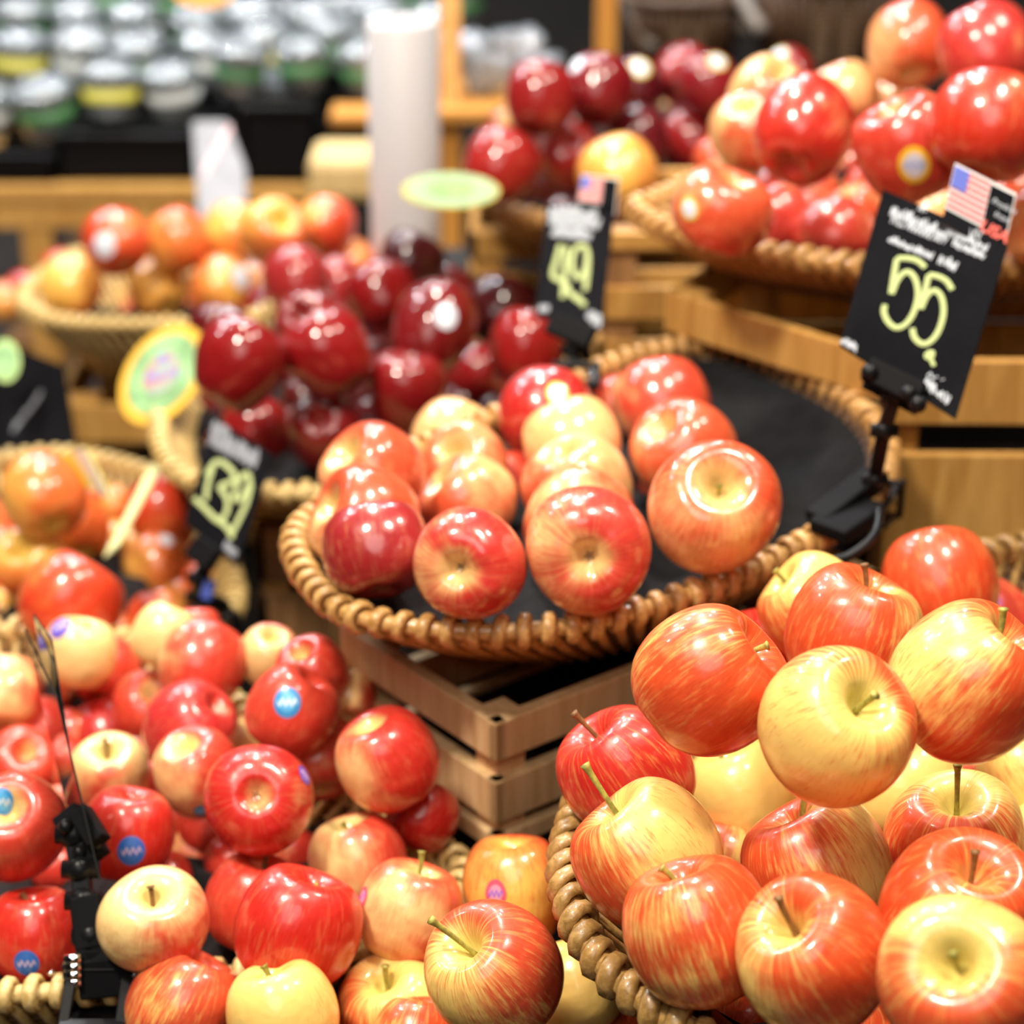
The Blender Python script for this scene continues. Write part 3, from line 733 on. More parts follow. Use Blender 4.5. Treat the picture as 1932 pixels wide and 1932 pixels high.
Gr = [
 (560, 1752, 232, 'blush', 'S', 590, 1662, .97, 0, 'big smooth red heart-shaped apple in the middle of the front row', dict(dz=-.012, r=.0365, len=.010, red=(.60, .022, .014))),
 (480, 1705, 188, 'blush', 'S', 496, 1650, .88, 60, 'red apple with a thin stem behind the big heart-shaped one', dict(tip=(503, 1614), brown=1)),
 (772, 1722, 196, 'blush', 'S', 800, 1640, .62, 80, 'orange-pink apple with a pink sticker on its left cheek', dict(tip=(796, 1606), st=('pink', 684, 1692, 40), red=(.68, .09, .035), dz=.01, len=.01)),
 (678, 1630, 188, 'blush', 'S', 660, 1574, .52, 200, 'yellow topped red apple with a short bent stem near the basket corner', dict(f=.6, len=.012)),
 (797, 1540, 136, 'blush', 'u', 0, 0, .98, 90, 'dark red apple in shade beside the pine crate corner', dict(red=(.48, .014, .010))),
 (732, 1435, 192, 'blush', 's', 706, 1384, .66, 230, 'large red and orange apple highest beside the crate, hollow without stem', dict(dz=.03, f=.4, red=(.64, .035, .022))),
 (600, 1430, 160, 'blush', 'u', 0, 0, .70, 120, 'red apple with pale top behind the large one beside the crate', dict(dz=.0)),
 (489, 1509, 207, 'blush', 'c', 482, 1500, .80, 0, 'red apple turned bottom up, showing its brown blossom end', dict(st=('purple', 575, 1462, 40), dz=.03, red=(.58, .024, .018))),
 (373, 1458, 164, 'blush', 's', 354, 1420, .55, 190, 'pink and yellow apple with a small blue sticker low on its side', dict(st=('lblue', 379, 1530, 28), f=.4)),
 (370, 1622, 130, 'blush', 'u', 0, 0, .70, 110, 'small orange-red apple below the pink and yellow one', dict(red=(.68, .06, .025))),
 (592, 1562, 110, 'blush', 'u', 0, 0, .45, 60, 'small yellowish apple peeping beside the bottom-up red apple', dict()),
 (240, 1575, 180, 'blush', 's', 250, 1494, .95, 0, 'red apple with a round blue sticker facing forward, right of the card', dict(st=('blue', 248, 1606, 54), dz=.02, red=(.58, .022, .014))),
 (207, 1462, 152, 'blush', 'S', 202, 1428, .30, 90, 'cream topped apple with a thin dark stem above the blue stickered red one', dict(tip=(198, 1392), brown=1, f=.5, len=.01)),
 (30, 1562, 195, 'blush', 's', 20, 1535, .70, 150, 'red apple with a big pale hollow and blue sticker at the left edge', dict(st=('lblue', 3, 1512, 46), f=.7, dz=.02)),
 (38, 1442, 138, 'blush', 's', 45, 1425, .86, 60, 'red apple with orange hollow at the left edge', dict()),
 (12, 1312, 146, 'blush', 'u', 0, 0, .45, 200, 'pale peach apple at the left edge, behind the card', dict(f=.8)),
 (18, 1268, 110, 'blush', 'u', 0, 0, .92, 0, 'red apple behind the pale peach one at the left edge', dict()),
 (65, 1765, 180, 'blush', 'S', 58, 1702, .94, 120, 'red apple with a blue sticker near its base, in the front left corner', dict(tip=(40, 1686), brown=1, st=('blue', 50, 1818, 50), len=.01, red=(.62, .026, .016))),
 (290, 1738, 205, 'blush', 'S', 288, 1696, .34, 90, 'flat cream apple with pink cheeks and a dark stem, in the front row', dict(tip=(284, 1672), brown=1, f=.7, len=.008, hs=.85)),
 (148, 1655, 118, 'blush', 'u', 0, 0, .92, 90, 'red apple hidden behind the black clamp arm', dict()),
 (508, 1238, 116, 'blush', 's', 512, 1210, .45, 250, 'yellow and red apple in the back row, near the brown crate', dict(f=.6)),
 (592, 1266, 134, 'blush', 's', 574, 1238, .82, 200, 'rosy apple with a green hollow in the back row at the right', dict()),
 (550, 1342, 170, 'blush', 's', 585, 1290, .93, 60, 'red apple with a light blue sticker in the upper right of the basket', dict(st=('lblue', 542, 1325, 54), dz=.01)),
 (661, 1315, 98, 'blush', 'u', 0, 0, .50, 150, 'small yellow and orange apple against the crate side', dict()),
 (382, 1253, 164, 'blush', 'u', 0, 0, .68, 200, 'apple with peach left cheek and red right cheek in the back row', dict(dz=.02)),
 (312, 1203, 130, 'blush', 'u', 0, 0, .40, 130, 'peach coloured apple at the far back of the basket', dict(f=.6)),
 (370, 1192, 96, 'blush', 'u', 0, 0, .90, 0, 'red apple peeping over the back between two peach coloured ones', dict()),
 (280, 1333, 138, 'blush', 'c', 286, 1312, .72, 90, 'pink apple turned with its pale open blossom end up', dict()),
 (360, 1372, 174, 'blush', 'c', 402, 1332, .84, 30, 'long red apple with its pale blossom end to the upper right', dict(red=(.56, .03, .03))),
 (197, 1386, 130, 'blush', 'u', 0, 0, .96, 90, 'dark red apple behind the cream topped one', dict(red=(.50, .018, .018))),
 (200, 1268, 130, 'blush', 'u', 0, 0, .84, 120, 'orange-red apple left of the open pink blossom end', dict()),
 (150, 1232, 136, 'blush', 'S', 160, 1180, .22, 90, 'pale yellow apple with a purple sticker on its top', dict(st=('purple', 112, 1182, 46), f=.5, len=.010)),
 (132, 1310, 112, 'blush', 'u', 0, 0, .97, 0, 'dark red apple directly right of the edge-on card', dict(red=(.50, .018, .018))),
 (458, 1388, 100, 'blush', 'u', 0, 0, .30, 90, 'small yellow apple sunk between the long red one and the stickered one', dict(dz=-.02)),
]
wallG = [(Vector((CR.x, CR.y, 0)), Vector((-.788, -.616, 0)))]
Mr = [
 (712, 1040, 198, 'fuji', 'u', 0, 0, .99, 150, 'dark maroon cheeked apple at the left end of the basket', dict(red=(.34, .020, .022), dz=.02)),
 (690, 984, 210, 'fuji', 's', 640, 960, .70, 200, 'pinkish orange apple behind the maroon one at the left end', dict()),
 (885, 1063, 210, 'fuji', 'c', 868, 1072, .66, 200, 'red apple showing its yellow blossom end, second in the front row', dict(dz=.015, red=(.60, .04, .03))),
 (1110, 1037, 238, 'fuji', 'c', 1112, 1050, .66, 190, 'large red apple with its brown blossom end facing forward, centre of the front row', dict(dz=.02, red=(.62, .055, .035))),
 (1347, 957, 246, 'fuji', 's', 1358, 925, .64, 260, 'shiny orange-red apple with a hollow, rightmost in the basket', dict(dz=.02, red=(.70, .085, .03), stem=True, len=.008)),
 (1092, 992, 212, 'fuji', 'u', 0, 0, .72, 100, 'red apple just behind the large central front one', dict()),
 (885, 950, 188, 'fuji', 'S', 836, 915, .66, 80, 'orange apple with a tiny stem between the two rows', dict(len=.01)),
 (1090, 922, 210, 'fuji', 's', 1065, 872, .50, 90, 'pale orange apple with a dark hollow behind the central pair', dict(stem=True, len=.008)),
 (706, 893, 192, 'fuji', 's', 668, 864, .60, 170, 'cream and red apple at the left of the second row', dict(f=.5)),
 (880, 878, 162, 'fuji', 's', 863, 860, .62, 90, 'pinkish apple with a small hollow in the middle rows', dict()),
 (856, 836, 164, 'fuji', 'u', 0, 0, .55, 100, 'pale orange apple at the back left, near the dark red apples', dict(f=.5)),
 (1080, 836, 176, 'fuji', 'u', 0, 0, .38, 90, 'pale peach apple in the third row, in front of a stickered red one', dict(f=.5)),
 (1026, 782, 178, 'fuji', 'u', 0, 0, .97, 0, 'deep red apple with a blue and white sticker at the back', dict(st=('wyellow', 1052, 742, 46), red=(.48, .018, .018))),
 (1250, 765, 182, 'fuji', 'u', 0, 0, .80, 230, 'red apple at the far back right, below the wooden crate', dict(red=(.66, .06, .03))),
 (1287, 848, 196, 'fuji', 'c', 1254, 812, .78, 210, 'rosy apple with a dark blossom end behind the shiny orange-red one', dict()),
 (1292, 922, 176, 'fuji', 'u', 0, 0, .92, 0, 'red apple half hidden behind the shiny orange-red one', dict()),
 (962, 836, 110, 'fuji', 'u', 0, 0, .62, 90, 'orange apple sunk between the back left and the third row', dict(dz=-.02)),
 (1165, 830, 90, 'fuji', 'u', 0, 0, .60, 90, 'small orange apple between the peach one and the rosy one', dict(dz=-.01, r=.03)),
]
Dr = [
 (775, 500, 122, 'dark', 'u', 0, 0, 1, 0, 'blackish red apple on top at the back of the heap', dict(dz=.07, red=(0.052, 0.005, 0.007))),
 (722, 560, 130, 'dark', 'u', 0, 0, 1, 0, 'deep red apple below the blackish one at the back', dict(dz=.04, red=(0.223, 0.006, 0.007))),
 (832, 560, 118, 'dark', 'u', 0, 0, 1, 0, 'dark apple with a white sticker, back right of the heap', dict(dz=.03, st=('white', 806, 534, 48), red=(0.149, 0.006, 0.007))),
 (818, 622, 156, 'dark', 'u', 0, 0, 1, 0, 'large dark apple with a white sticker on top, right of centre', dict(dz=.05, st=('white', 842, 596, 46), red=(0.163, 0.006, 0.007), hs=1.05)),
 (720, 592, 70, 'dark', 'u', 0, 0, 1, 0, 'small blackish apple with a pale sticker below the deep red one', dict(st=('white', 722, 592, 34), red=(0.044, 0.005, 0.007), r=.030)),
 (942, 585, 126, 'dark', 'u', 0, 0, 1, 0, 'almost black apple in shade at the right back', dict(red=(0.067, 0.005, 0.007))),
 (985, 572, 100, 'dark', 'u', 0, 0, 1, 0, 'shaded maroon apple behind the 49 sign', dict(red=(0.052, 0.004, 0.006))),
 (558, 530, 124, 'dark', 'u', 0, 0, 1, 0, 'pinkish red apple at the back left of the heap', dict(dz=.03, red=(0.342, 0.024, 0.024))),
 (635, 545, 112, 'dark', 'u', 0, 0, 1, 0, 'rosy red apple between the back left and the deep red one', dict(dz=.03, red=(0.312, 0.016, 0.017))),
 (590, 620, 150, 'dark', 'c', 566, 594, 1, 0, 'apple tilted with its blossom end up, left of centre', dict(dz=.03, red=(0.209, 0.010, 0.011))),
 (620, 667, 164, 'dark', 'u', 0, 0, 1, 0, 'big shiny red apple in the middle of the heap', dict(dz=.05, red=(0.253, 0.008, 0.009))),
 (452, 686, 174, 'dark', 'u', 0, 0, 1, 0, 'biggest dark red apple at the left of the heap', dict(dz=.04, red=(0.238, 0.008, 0.009))),
 (416, 632, 116, 'dark', 'u', 0, 0, 1, 0, 'dark apple with a white sticker behind the biggest one', dict(st=('white', 436, 602, 44), red=(0.104, 0.006, 0.007))),
 (497, 588, 92, 'dark', 'u', 0, 0, 1, 0, 'red apple peeping over behind the biggest one', dict(red=(0.253, 0.010, 0.011), dz=.01)),
 (766, 737, 150, 'dark', 's', 772, 678, 1, 0, 'heart-shaped dark red apple in the front right row', dict(dz=.03, red=(0.223, 0.008, 0.009))),
 (900, 708, 120, 'dark', 's', 938, 706, 1, 0, 'dark red apple lying with its hollow to the right', dict(dz=.02, red=(0.268, 0.008, 0.009))),
 (994, 658, 142, 'dark', 'u', 0, 0, 1, 0, 'red apple at the right end, beside the foot of the 49 sign', dict(dz=.03, red=(0.283, 0.010, 0.009))),
 (613, 812, 148, 'dark', 'c', 602, 788, 1, 0, 'dark red apple with its ringed blossom end facing forward, in the front row', dict(dz=.01, red=(0.179, 0.008, 0.009))),
 (482, 816, 134, 'dark', 'u', 0, 0, 1, 0, 'dark red apple in the front row behind the 139 sign', dict(red=(0.223, 0.008, 0.009))),
 (368, 798, 108, 'dark', 'c', 352, 800, 1, 0, 'dark red apple in the front left corner, above the wicker rim', dict(red=(0.253, 0.010, 0.011), hs=1.15)),
 (340, 738, 98, 'dark', 'u', 0, 0, 1, 0, 'maroon apple at the left end, touching the round green tag', dict(red=(0.193, 0.008, 0.011))),
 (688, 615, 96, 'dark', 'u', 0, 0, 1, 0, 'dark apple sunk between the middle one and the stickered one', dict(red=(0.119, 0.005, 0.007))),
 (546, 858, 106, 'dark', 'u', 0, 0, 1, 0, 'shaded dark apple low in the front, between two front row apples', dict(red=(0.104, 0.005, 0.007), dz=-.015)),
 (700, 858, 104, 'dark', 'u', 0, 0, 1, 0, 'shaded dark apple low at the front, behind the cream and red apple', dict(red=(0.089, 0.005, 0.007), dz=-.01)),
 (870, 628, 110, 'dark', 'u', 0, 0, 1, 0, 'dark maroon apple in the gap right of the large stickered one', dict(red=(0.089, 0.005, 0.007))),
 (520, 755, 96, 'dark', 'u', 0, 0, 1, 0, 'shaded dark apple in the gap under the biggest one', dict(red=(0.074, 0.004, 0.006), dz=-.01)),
]
Hr = [
 (84, 936, 158, 'orange', 'u', 0, 0, .68, 190, 'apple with yellow left and red right side at the back of the basket', dict(dz=.03)),
 (140, 996, 136, 'orange', 'u', 0, 0, .62, 250, 'orange apple in the second row, below the yellow and red one', dict(dz=.01)),
 (58, 1065, 140, 'orange', 's', 40, 1045, .40, 90, 'yellow apple with its hollow up at the left edge', dict(dz=.01, f=.6)),
 (133, 1138, 190, 'orange', 'u', 0, 0, .86, 150, 'large orange-red apple in the front of the basket', dict(dz=.03, red=(.66, .055, .02))),
 (298, 1072, 130, 'orange', 'u', 0, 0, .70, 200, 'deep orange apple with a pale mark, beside the 139 sign', dict(red=(.62, .14, .03), st=('white', 314, 1018, 30))),
 (205, 1042, 116, 'orange', 'u', 0, 0, .72, 90, 'orange apple under the slanted yellow-green strip tag', dict()),
 (300, 960, 124, 'orange', 's', 340, 948, .88, 0, 'red-orange apple at the back, left of the 139 sign', dict(red=(.68, .05, .02))),
 (2, 1168, 122, 'orange', 'u', 0, 0, .20, 180, 'yellow-orange apple at the left edge, in the front corner', dict(f=.7)),
 (-10, 935, 62, 'orange', 'u', 0, 0, .8, 180, 'sliver of an orange apple at the left edge of the back row', dict(r=.03)),
 (238, 1120, 100, 'orange', 'u', 0, 0, .8, 180, 'orange apple in shade between the large one and the deep orange one', dict(r=.033, dz=-.02)),
]
Br = [
 (218, 458, 124, 'orange', 'u', 0, 0, .88, 90, 'red apple with a pale sticker on the top row at the left', dict(dz=.06, st=('white', 196, 462, 44), red=(.66, .06, .02))),
 (335, 455, 120, 'orange', 'u', 0, 0, .72, 200, 'orange apple with dark right side, second on the top row', dict(dz=.06)),
 (443, 440, 118, 'orange', 'u', 0, 0, .66, 100, 'orange apple, third on the top row of the far basket', dict(dz=.06)),
 (515, 440, 130, 'orange', 's', 528, 422, .58, 120, 'orange and yellow apple with a hollow, fourth on the top row', dict(dz=.07)),
 (613, 428, 114, 'orange', 'u', 0, 0, .60, 180, 'apple with yellow left and red right half, at the right of the top row', dict(dz=.05, f=.1, red=(.66, .05, .02))),
 (135, 540, 116, 'orange', 'u', 0, 0, .42, 120, 'yellow apple at the lower left of the far basket', dict(dz=.02, f=.5)),
 (203, 572, 92, 'orange', 'u', 0, 0, .28, 60, 'small yellow apple low at the front rim of the far basket', dict(f=.5)),
 (297, 545, 112, 'orange', 'u', 0, 0, .54, 100, 'peach apple in the lower row, second from the yellow ones', dict(dz=.02)),
 (418, 545, 118, 'orange', 'u', 0, 0, .62, 30, 'pinkish apple with a white sticker in the lower row of the far basket', dict(dz=.02, st=('white', 455, 522, 44))),
 (118, 515, 82, 'orange', 'u', 0, 0, .92, 0, 'red apple behind the yellow one at the lower left', dict(red=(.62, .05, .02))),
 (44, 550, 72, 'orange', 'u', 0, 0, .97, 0, 'small red apple at the left end beyond the rim', dict(red=(.52, .03, .02))),
 (10, 572, 76, 'orange', 'u', 0, 0, .55, 180, 'orange apple cut by the left edge, level with the far rim', dict()),
 (655, 506, 110, 'orange', 'u', 0, 0, .82, 90, 'rosy peach apple just left of the tall white roll', dict(red=(.66, .08, .04))),
 (492, 505, 100, 'orange', 'u', 0, 0, .70, 90, 'orange apple between the two rows, behind the dark red heap', dict()),
 (478, 548, 104, 'orange', 'u', 0, 0, .66, 90, 'pinkish orange apple half hidden behind the dark red heap', dict(dz=.02)),
 (392, 506, 84, 'orange', 'u', 0, 0, .78, 90, 'orange apple in the gap between top and lower rows', dict(dz=.01)),
 (545, 560, 90, 'orange', 'u', 0, 0, .80, 90, 'red-orange apple low behind the dark red heap', dict()),
 (250, 530, 70, 'orange', 'u', 0, 0, .8, 0, 'orange apple sunk under the red stickered one', dict(r=.03)),
 (575, 500, 84, 'orange', 'u', 0, 0, .8, 0, 'orange apple behind the pinkish red apple of the dark heap', dict(r=.03)),
]
Sr = [
 (1020, 186, 134, 'dark', 'u', 0, 0, 1, 0, 'bright red apple at the upper left of the maroon heap', dict(dz=.09, red=(0.268, 0.013, 0.013))),
 (1130, 170, 128, 'dark', 'u', 0, 0, 1, 0, 'dark red apple with a white sticker at the top of the maroon heap', dict(dz=.09, st=('white', 1086, 122, 36), red=(0.193, 0.008, 0.012))),
 (1200, 166, 108, 'dark', 'u', 0, 0, 1, 0, 'maroon apple with a white and yellow sticker on top', dict(dz=.07, st=('wyellow', 1208, 127, 42), red=(0.089, 0.005, 0.009))),
 (1288, 142, 108, 'dark', 'u', 0, 0, 1, 0, 'rosy red apple at the upper right of the maroon heap', dict(dz=.08, red=(0.283, 0.018, 0.019))),
 (1338, 162, 116, 'dark', 'u', 0, 0, 1, 0, 'crimson apple with a white sticker, touching the orange-red pile', dict(dz=.09, st=('wyellow', 1354, 115, 42), red=(0.223, 0.010, 0.015))),
 (945, 312, 138, 'dark', 'u', 0, 0, 1, 0, 'red apple at the left end of the maroon heap', dict(dz=.02, red=(0.342, 0.018, 0.015))),
 (1076, 292, 128, 'dark', 'c', 1068, 268, 1, 0, 'red apple with an orange blossom end up, next to the left end one', dict(dz=.03, red=(0.312, 0.014, 0.011))),
 (1200, 268, 126, 'dark', 'u', 0, 0, 1, 0, 'purplish maroon apple behind the orange one', dict(dz=.03, red=(0.119, 0.008, 0.012))),
 (1306, 266, 114, 'dark', 'u', 0, 0, 1, 0, 'red apple at the right of the maroon heap', dict(dz=.03, red=(0.253, 0.010, 0.011))),
 (1166, 334, 150, 'orange', 'u', 0, 0, .60, 110, 'yellow and orange apple alone among the maroon ones', dict(dz=.01, red=(.66, .08, .02), f=.2)),
 (962, 250, 84, 'dark', 'u', 0, 0, 1, 0, 'small pinkish red apple above the left end one', dict(red=(0.253, 0.016, 0.017))),
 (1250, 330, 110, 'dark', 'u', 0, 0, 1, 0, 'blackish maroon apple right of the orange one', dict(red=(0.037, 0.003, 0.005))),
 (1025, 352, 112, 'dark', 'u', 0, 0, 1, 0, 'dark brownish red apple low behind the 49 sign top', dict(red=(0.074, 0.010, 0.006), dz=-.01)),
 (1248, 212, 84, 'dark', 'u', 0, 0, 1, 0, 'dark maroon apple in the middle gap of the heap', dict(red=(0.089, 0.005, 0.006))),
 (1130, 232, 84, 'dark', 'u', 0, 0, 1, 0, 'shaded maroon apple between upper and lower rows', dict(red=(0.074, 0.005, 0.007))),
 (1490, 142, 96, 'dark', 'u', 0, 0, 1, 0, 'red apple with a white sticker peeping over the orange-red pile', dict(st=('wyellow', 1467, 105, 40), red=(0.268, 0.013, 0.012), dz=.06)),
]
Tr = [
 (1716, 86, 156, 'fuji', 'u', 0, 0, .66, 250, 'orange apple on the top row of the raised basket', dict(dz=.06, hs=1.1)),
 (1864, 98, 178, 'fuji', 'u', 0, 0, .90, 320, 'deep red apple at the top right of the raised basket', dict(dz=.07, red=(.56, .035, .03), hs=1.1)),
 (1868, 240, 222, 'fuji', 'u', 0, 0, .93, 60, 'long smooth red apple lying at the right of the raised basket', dict(dz=.05, red=(.62, .035, .015))),
 (1516, 248, 188, 'fuji', 'u', 0, 0, .92, 0, 'large glossy red apple at the centre of the raised pile', dict(dz=.05, red=(.56, .030, .018), hs=1.15)),
 (1714, 283, 198, 'fuji', 'S', 1680, 212, .86, 100, 'red apple with a yellow edged sticker in the raised pile', dict(dz=.05, st=('yellow', 1725, 312, 62), red=(.60, .045, .025), brown=1, len=.01, hs=1.12)),
 (1412, 246, 148, 'fuji', 'c', 1408, 208, .62, 150, 'orange-pink apple with its hollow facing left of the large glossy one', dict(dz=.04)),
 (1447, 182, 146, 'fuji', 's', 1468, 152, .52, 100, 'yellow and orange apple behind the orange-pink one', dict(dz=.05)),
 (1592, 184, 134, 'fuji', 'u', 0, 0, .58, 100, 'orange apple with yellow cheek in the back row of the raised basket', dict(dz=.04)),
 (1694, 212, 126, 'fuji', 'u', 0, 0, .52, 90, 'yellow-orange apple behind the yellow edged sticker', dict(dz=.03)),
 (1362, 398, 194, 'fuji', 's', 1384, 350, .82, 160, 'orange-red apple with a white sticker in the left corner of the raised basket', dict(st=('wyellow', 1300, 394, 46), hs=.86)),
 (1458, 424, 150, 'fuji', 'u', 0, 0, .90, 0, 'pinkish red apple in the front row against the wicker rim', dict(red=(.60, .05, .035), dz=-.01)),
 (1520, 402, 124, 'fuji', 's', 1515, 360, .82, 60, 'red apple with a pale hollow in the second row', dict()),
 (1572, 450, 150, 'fuji', 'u', 0, 0, .88, 0, 'red apple beside the top left corner of the 55 sign', dict(dz=-.01, red=(.62, .05, .03))),
 (1614, 408, 124, 'fuji', 'S', 1598, 362, .74, 100, 'orange-red apple with a small stem under the large glossy one', dict(len=.012, tip=(1586, 345))),
 (1355, 305, 92, 'fuji', 'u', 0, 0, .80, 0, 'small red-orange apple at the left flank of the raised pile', dict()),
 (1968, 425, 162, 'fuji', 'u', 0, 0, .80, 180, 'orange apple cut by the frame right of the flag card', dict(red=(.70, .12, .03))),
 (1862, 395, 140, 'fuji', 'u', 0, 0, .92, 0, 'red apple hidden behind the flag card', dict(red=(.60, .04, .02))),
 (1757, 412, 140, 'fuji', 'u', 0, 0, .62, 100, 'orange apple behind the top edge of the 55 sign', dict()),
]
build_pile('F', 'striped apples in the nearest basket', Fr[:-1], -.585, .0365, .5, wallF, fill=('apple in shadow deep inside the nearest pile', 'striped', [(.66, .08, .02)], lambda x, y: True))
build_pile('K', 'loose apples in the front tray', Kr+[Fr[-1]], -.715, .034, .35, [(Vector((CR.x, CR.y-.01, 0)), Vector((-.788, -.616, 0)))])
build_pile('G', 'red and cream apples with blue stickers', Gr, -.695, .032, .30, wallG, fill=('apple in shadow deep in the pile with blue stickers', 'blush', [(.56, .03, .018), (.60, .05, .02)], lambda x, y: True))
build_pile('M', 'glossy apples in the half-filled basket', Mr, -.560, .0375, .35, fill=('apple in shadow low in the half-filled basket', 'fuji', [(.60, .06, .03)], lambda x, y: x < 1180 and 720 < y < 930))
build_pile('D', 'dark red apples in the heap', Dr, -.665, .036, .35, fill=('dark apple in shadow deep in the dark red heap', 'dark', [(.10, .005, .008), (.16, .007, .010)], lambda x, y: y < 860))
build_pile('H', 'orange apples beside the 139 sign', Hr, -.765, .036, .35, fill=('orange apple in shadow in the basket left of the 139 sign', 'orange', [(.66, .10, .02), (.60, .06, .02)], lambda x, y: True))
build_pile('B', 'orange apples in the far basket', Br, -.735, .037, .35, fill=('orange apple in shadow in the far straw basket', 'orange', [(.66, .10, .03)], lambda x, y: True))
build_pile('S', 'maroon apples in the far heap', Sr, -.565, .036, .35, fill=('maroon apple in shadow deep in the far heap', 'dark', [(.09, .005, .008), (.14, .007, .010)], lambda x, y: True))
build_pile('T', 'red apples in the raised basket', Tr, -.440, .038, .35, fill=('red apple in shadow deep in the raised basket', 'fuji', [(.56, .05, .02)], lambda x, y: True))

# ------------------------------------------------------------------ price signs on clamp stands
M_chalkm = plain('soft_chalk', (.34, .37, .41), .9)
class Plane3:                                   # a card in space, seen from the camera; strokes are laid on it
    def __init__(s, corners):                   # corners: (px, py, depth)
        s.c = [at(*q) for q in corners]
        a, b, d = s.c[0], s.c[1], s.c[3]
        s.n = (b-a).cross(d-a).normalized()
        if s.n.dot(CAM-a) < 0: s.n = -s.n
        s.c = [p-s.n*(p-a).dot(s.n) for p in s.c]     # exactly flat
    def on(s, px, py, off=.0):
        r = ray(px, py); t = (s.c[0]-CAM).dot(s.n)/r.dot(s.n)
        return CAM+r*t+s.n*off
def stroke(bm, pl, pts, w, smooth=True, off=.0004):
    P = [pl.on(x, y, off) for x, y in pts]
    if smooth and len(P) > 2: P = crspline(P, 5, False)
    L = []; n = len(P)
    for i, p in enumerate(P):                    # flat ribbon with a little thickness
        t = (P[min(i+1, n-1)]-P[max(i-1, 0)]).normalized(); sd = t.cross(pl.n).normalized()
        ww = w*(.85 if i in (0, n-1) else 1)
        L.append((bm.verts.new(p+sd*ww), bm.verts.new(p+pl.n*.0004), bm.verts.new(p-sd*ww)))
    for i in range(n-1):
        for k in (0, 1): bm.faces.new((L[i][k], L[i][k+1], L[i+1][k+1], L[i+1][k]))
def scribble(root, card, mat, pl, a, b, h, n, w, seed, tilt=(.25, -1), name='chalk_line'):
    rr = random.Random(seed); pts = []; bm = bmesh.new()
    for i in range(n):
        t = i/(n-1); x = a[0]+(b[0]-a[0])*t; y = a[1]+(b[1]-a[1])*t
        k = (1 if i % 2 else 0)*rr.uniform(.55, 1.1)+rr.uniform(-.08, .08)
        pts.append((x+tilt[0]*h*k+rr.uniform(-1, 1), y+tilt[1]*h*k))
        if rr.random() < .16 and len(pts) > 2: stroke(bm, pl, pts, w); pts = []
    if len(pts) > 1: stroke(bm, pl, pts, w)
    bmesh.ops.translate(bm, verts=bm.verts, vec=-Vector(root.location)); obj(name, bm, mat, card, smooth=False)
def stand(root, P, jaw, jawdir, knob=True, chrome=False, sc=1.0):
    """articulated black clamp: P from the card down to the clamp, jaw = clamp position on the rim"""
    P = [Vector(p) for p in P]
    for i in range(len(P)-1):
        bm = bmesh.new(); add_bar(bm, P[i], P[i+1], .0085*sc, .006*sc, up=Vector((0, -1, .2)))
        childof(root, 'arm', bm, M_black, smooth=False, bevel=.0012)
    for p in P:
        bm = bmesh.new(); add_ball(bm, p, .0068*sc, 2)
        add_tube(bm, [p-Vector((.008*sc, 0, 0)), p+Vector((.008*sc, 0, 0))], .0042*sc, 10)
        childof(root, 'joint', bm, M_black)
    jaw = Vector(jaw); jd = Vector(jawdir).normalized(); sd = jd.cross(Vector((0, 0, 1))).normalized()
    bm = bmesh.new()                              # two jaw plates, back bridge, open window
    for z, l in ((.010, 1.0), (-.013, .85)):
        for q in (-.012, .012):
            add_bar(bm, jaw+sd*q*sc-jd*.004+Vector((0, 0, z*sc)), jaw+sd*q*sc+jd*.026*l*sc+Vector((0, 0, z*sc*.6)), .0045*sc, .0035*sc)
        add_bar(bm, jaw-sd*.014*sc+jd*.026*l*sc+Vector((0, 0, z*.6*sc)), jaw+sd*.014*sc+jd*.026*l*sc+Vector((0, 0, z*.6*sc)), .005*sc, .004*sc)
        add_bar(bm, jaw-sd*.014*sc+Vector((0, 0, z*sc)), jaw+sd*.014*sc+Vector((0, 0, z*sc)), .006*sc, .004*sc)
    add_bar(bm, jaw-sd*.0145*sc-jd*.003+Vector((0, 0, -.014*sc)), jaw-sd*.0145*sc-jd*.003+Vector((0, 0, .012*sc)), .004*sc, .007*sc, up=jd)
    add_bar(bm, jaw+sd*.0145*sc-jd*.003+Vector((0, 0, -.014*sc)), jaw+sd*.0145*sc-jd*.003+Vector((0, 0, .012*sc)), .004*sc, .007*sc, up=jd)
    childof(root, 'clamp_jaw', bm, M_black, smooth=False, bevel=.0008)
    bm = bmesh.new(); add_bar(bm, P[-1], jaw+Vector((0, 0, .010*sc)), .012*sc, .006*sc, up=Vector((0, -1, .2)))
    childof(root, 'clamp_neck', bm, M_black, smooth=False, bevel=.0015)
    bm = bmesh.new(); pts = []
    for i in range(60):
        t = i/59; A = t*2*math.pi*7
        pts.append(jaw+sd*((t-.5)*(.046 if chrome else .024)*sc)+(Vector((0, 0, 1))*math.cos(A)+jd*math.sin(A))*.0045*sc-jd*.004)
    add_tube(bm, pts, .0011*sc, 6); childof(root, 'spring', bm, M_chrome)
def curved_lever(root, pts, r=.003):
    bm = bmesh.new(); add_tube(bm, crspline(pts, 6, False), r, 8); childof(root, 'clamp_lever', bm, M_black)
def rimpoint(key, px, py):
    q = onz(px, py, BK[key]['z']-H); return min(BK[key]['rim'], key=lambda p: (p-q).length)
def zoomed(ox, oy, s, pts): return [(ox+x/s, oy+y/s) for x, y in pts]

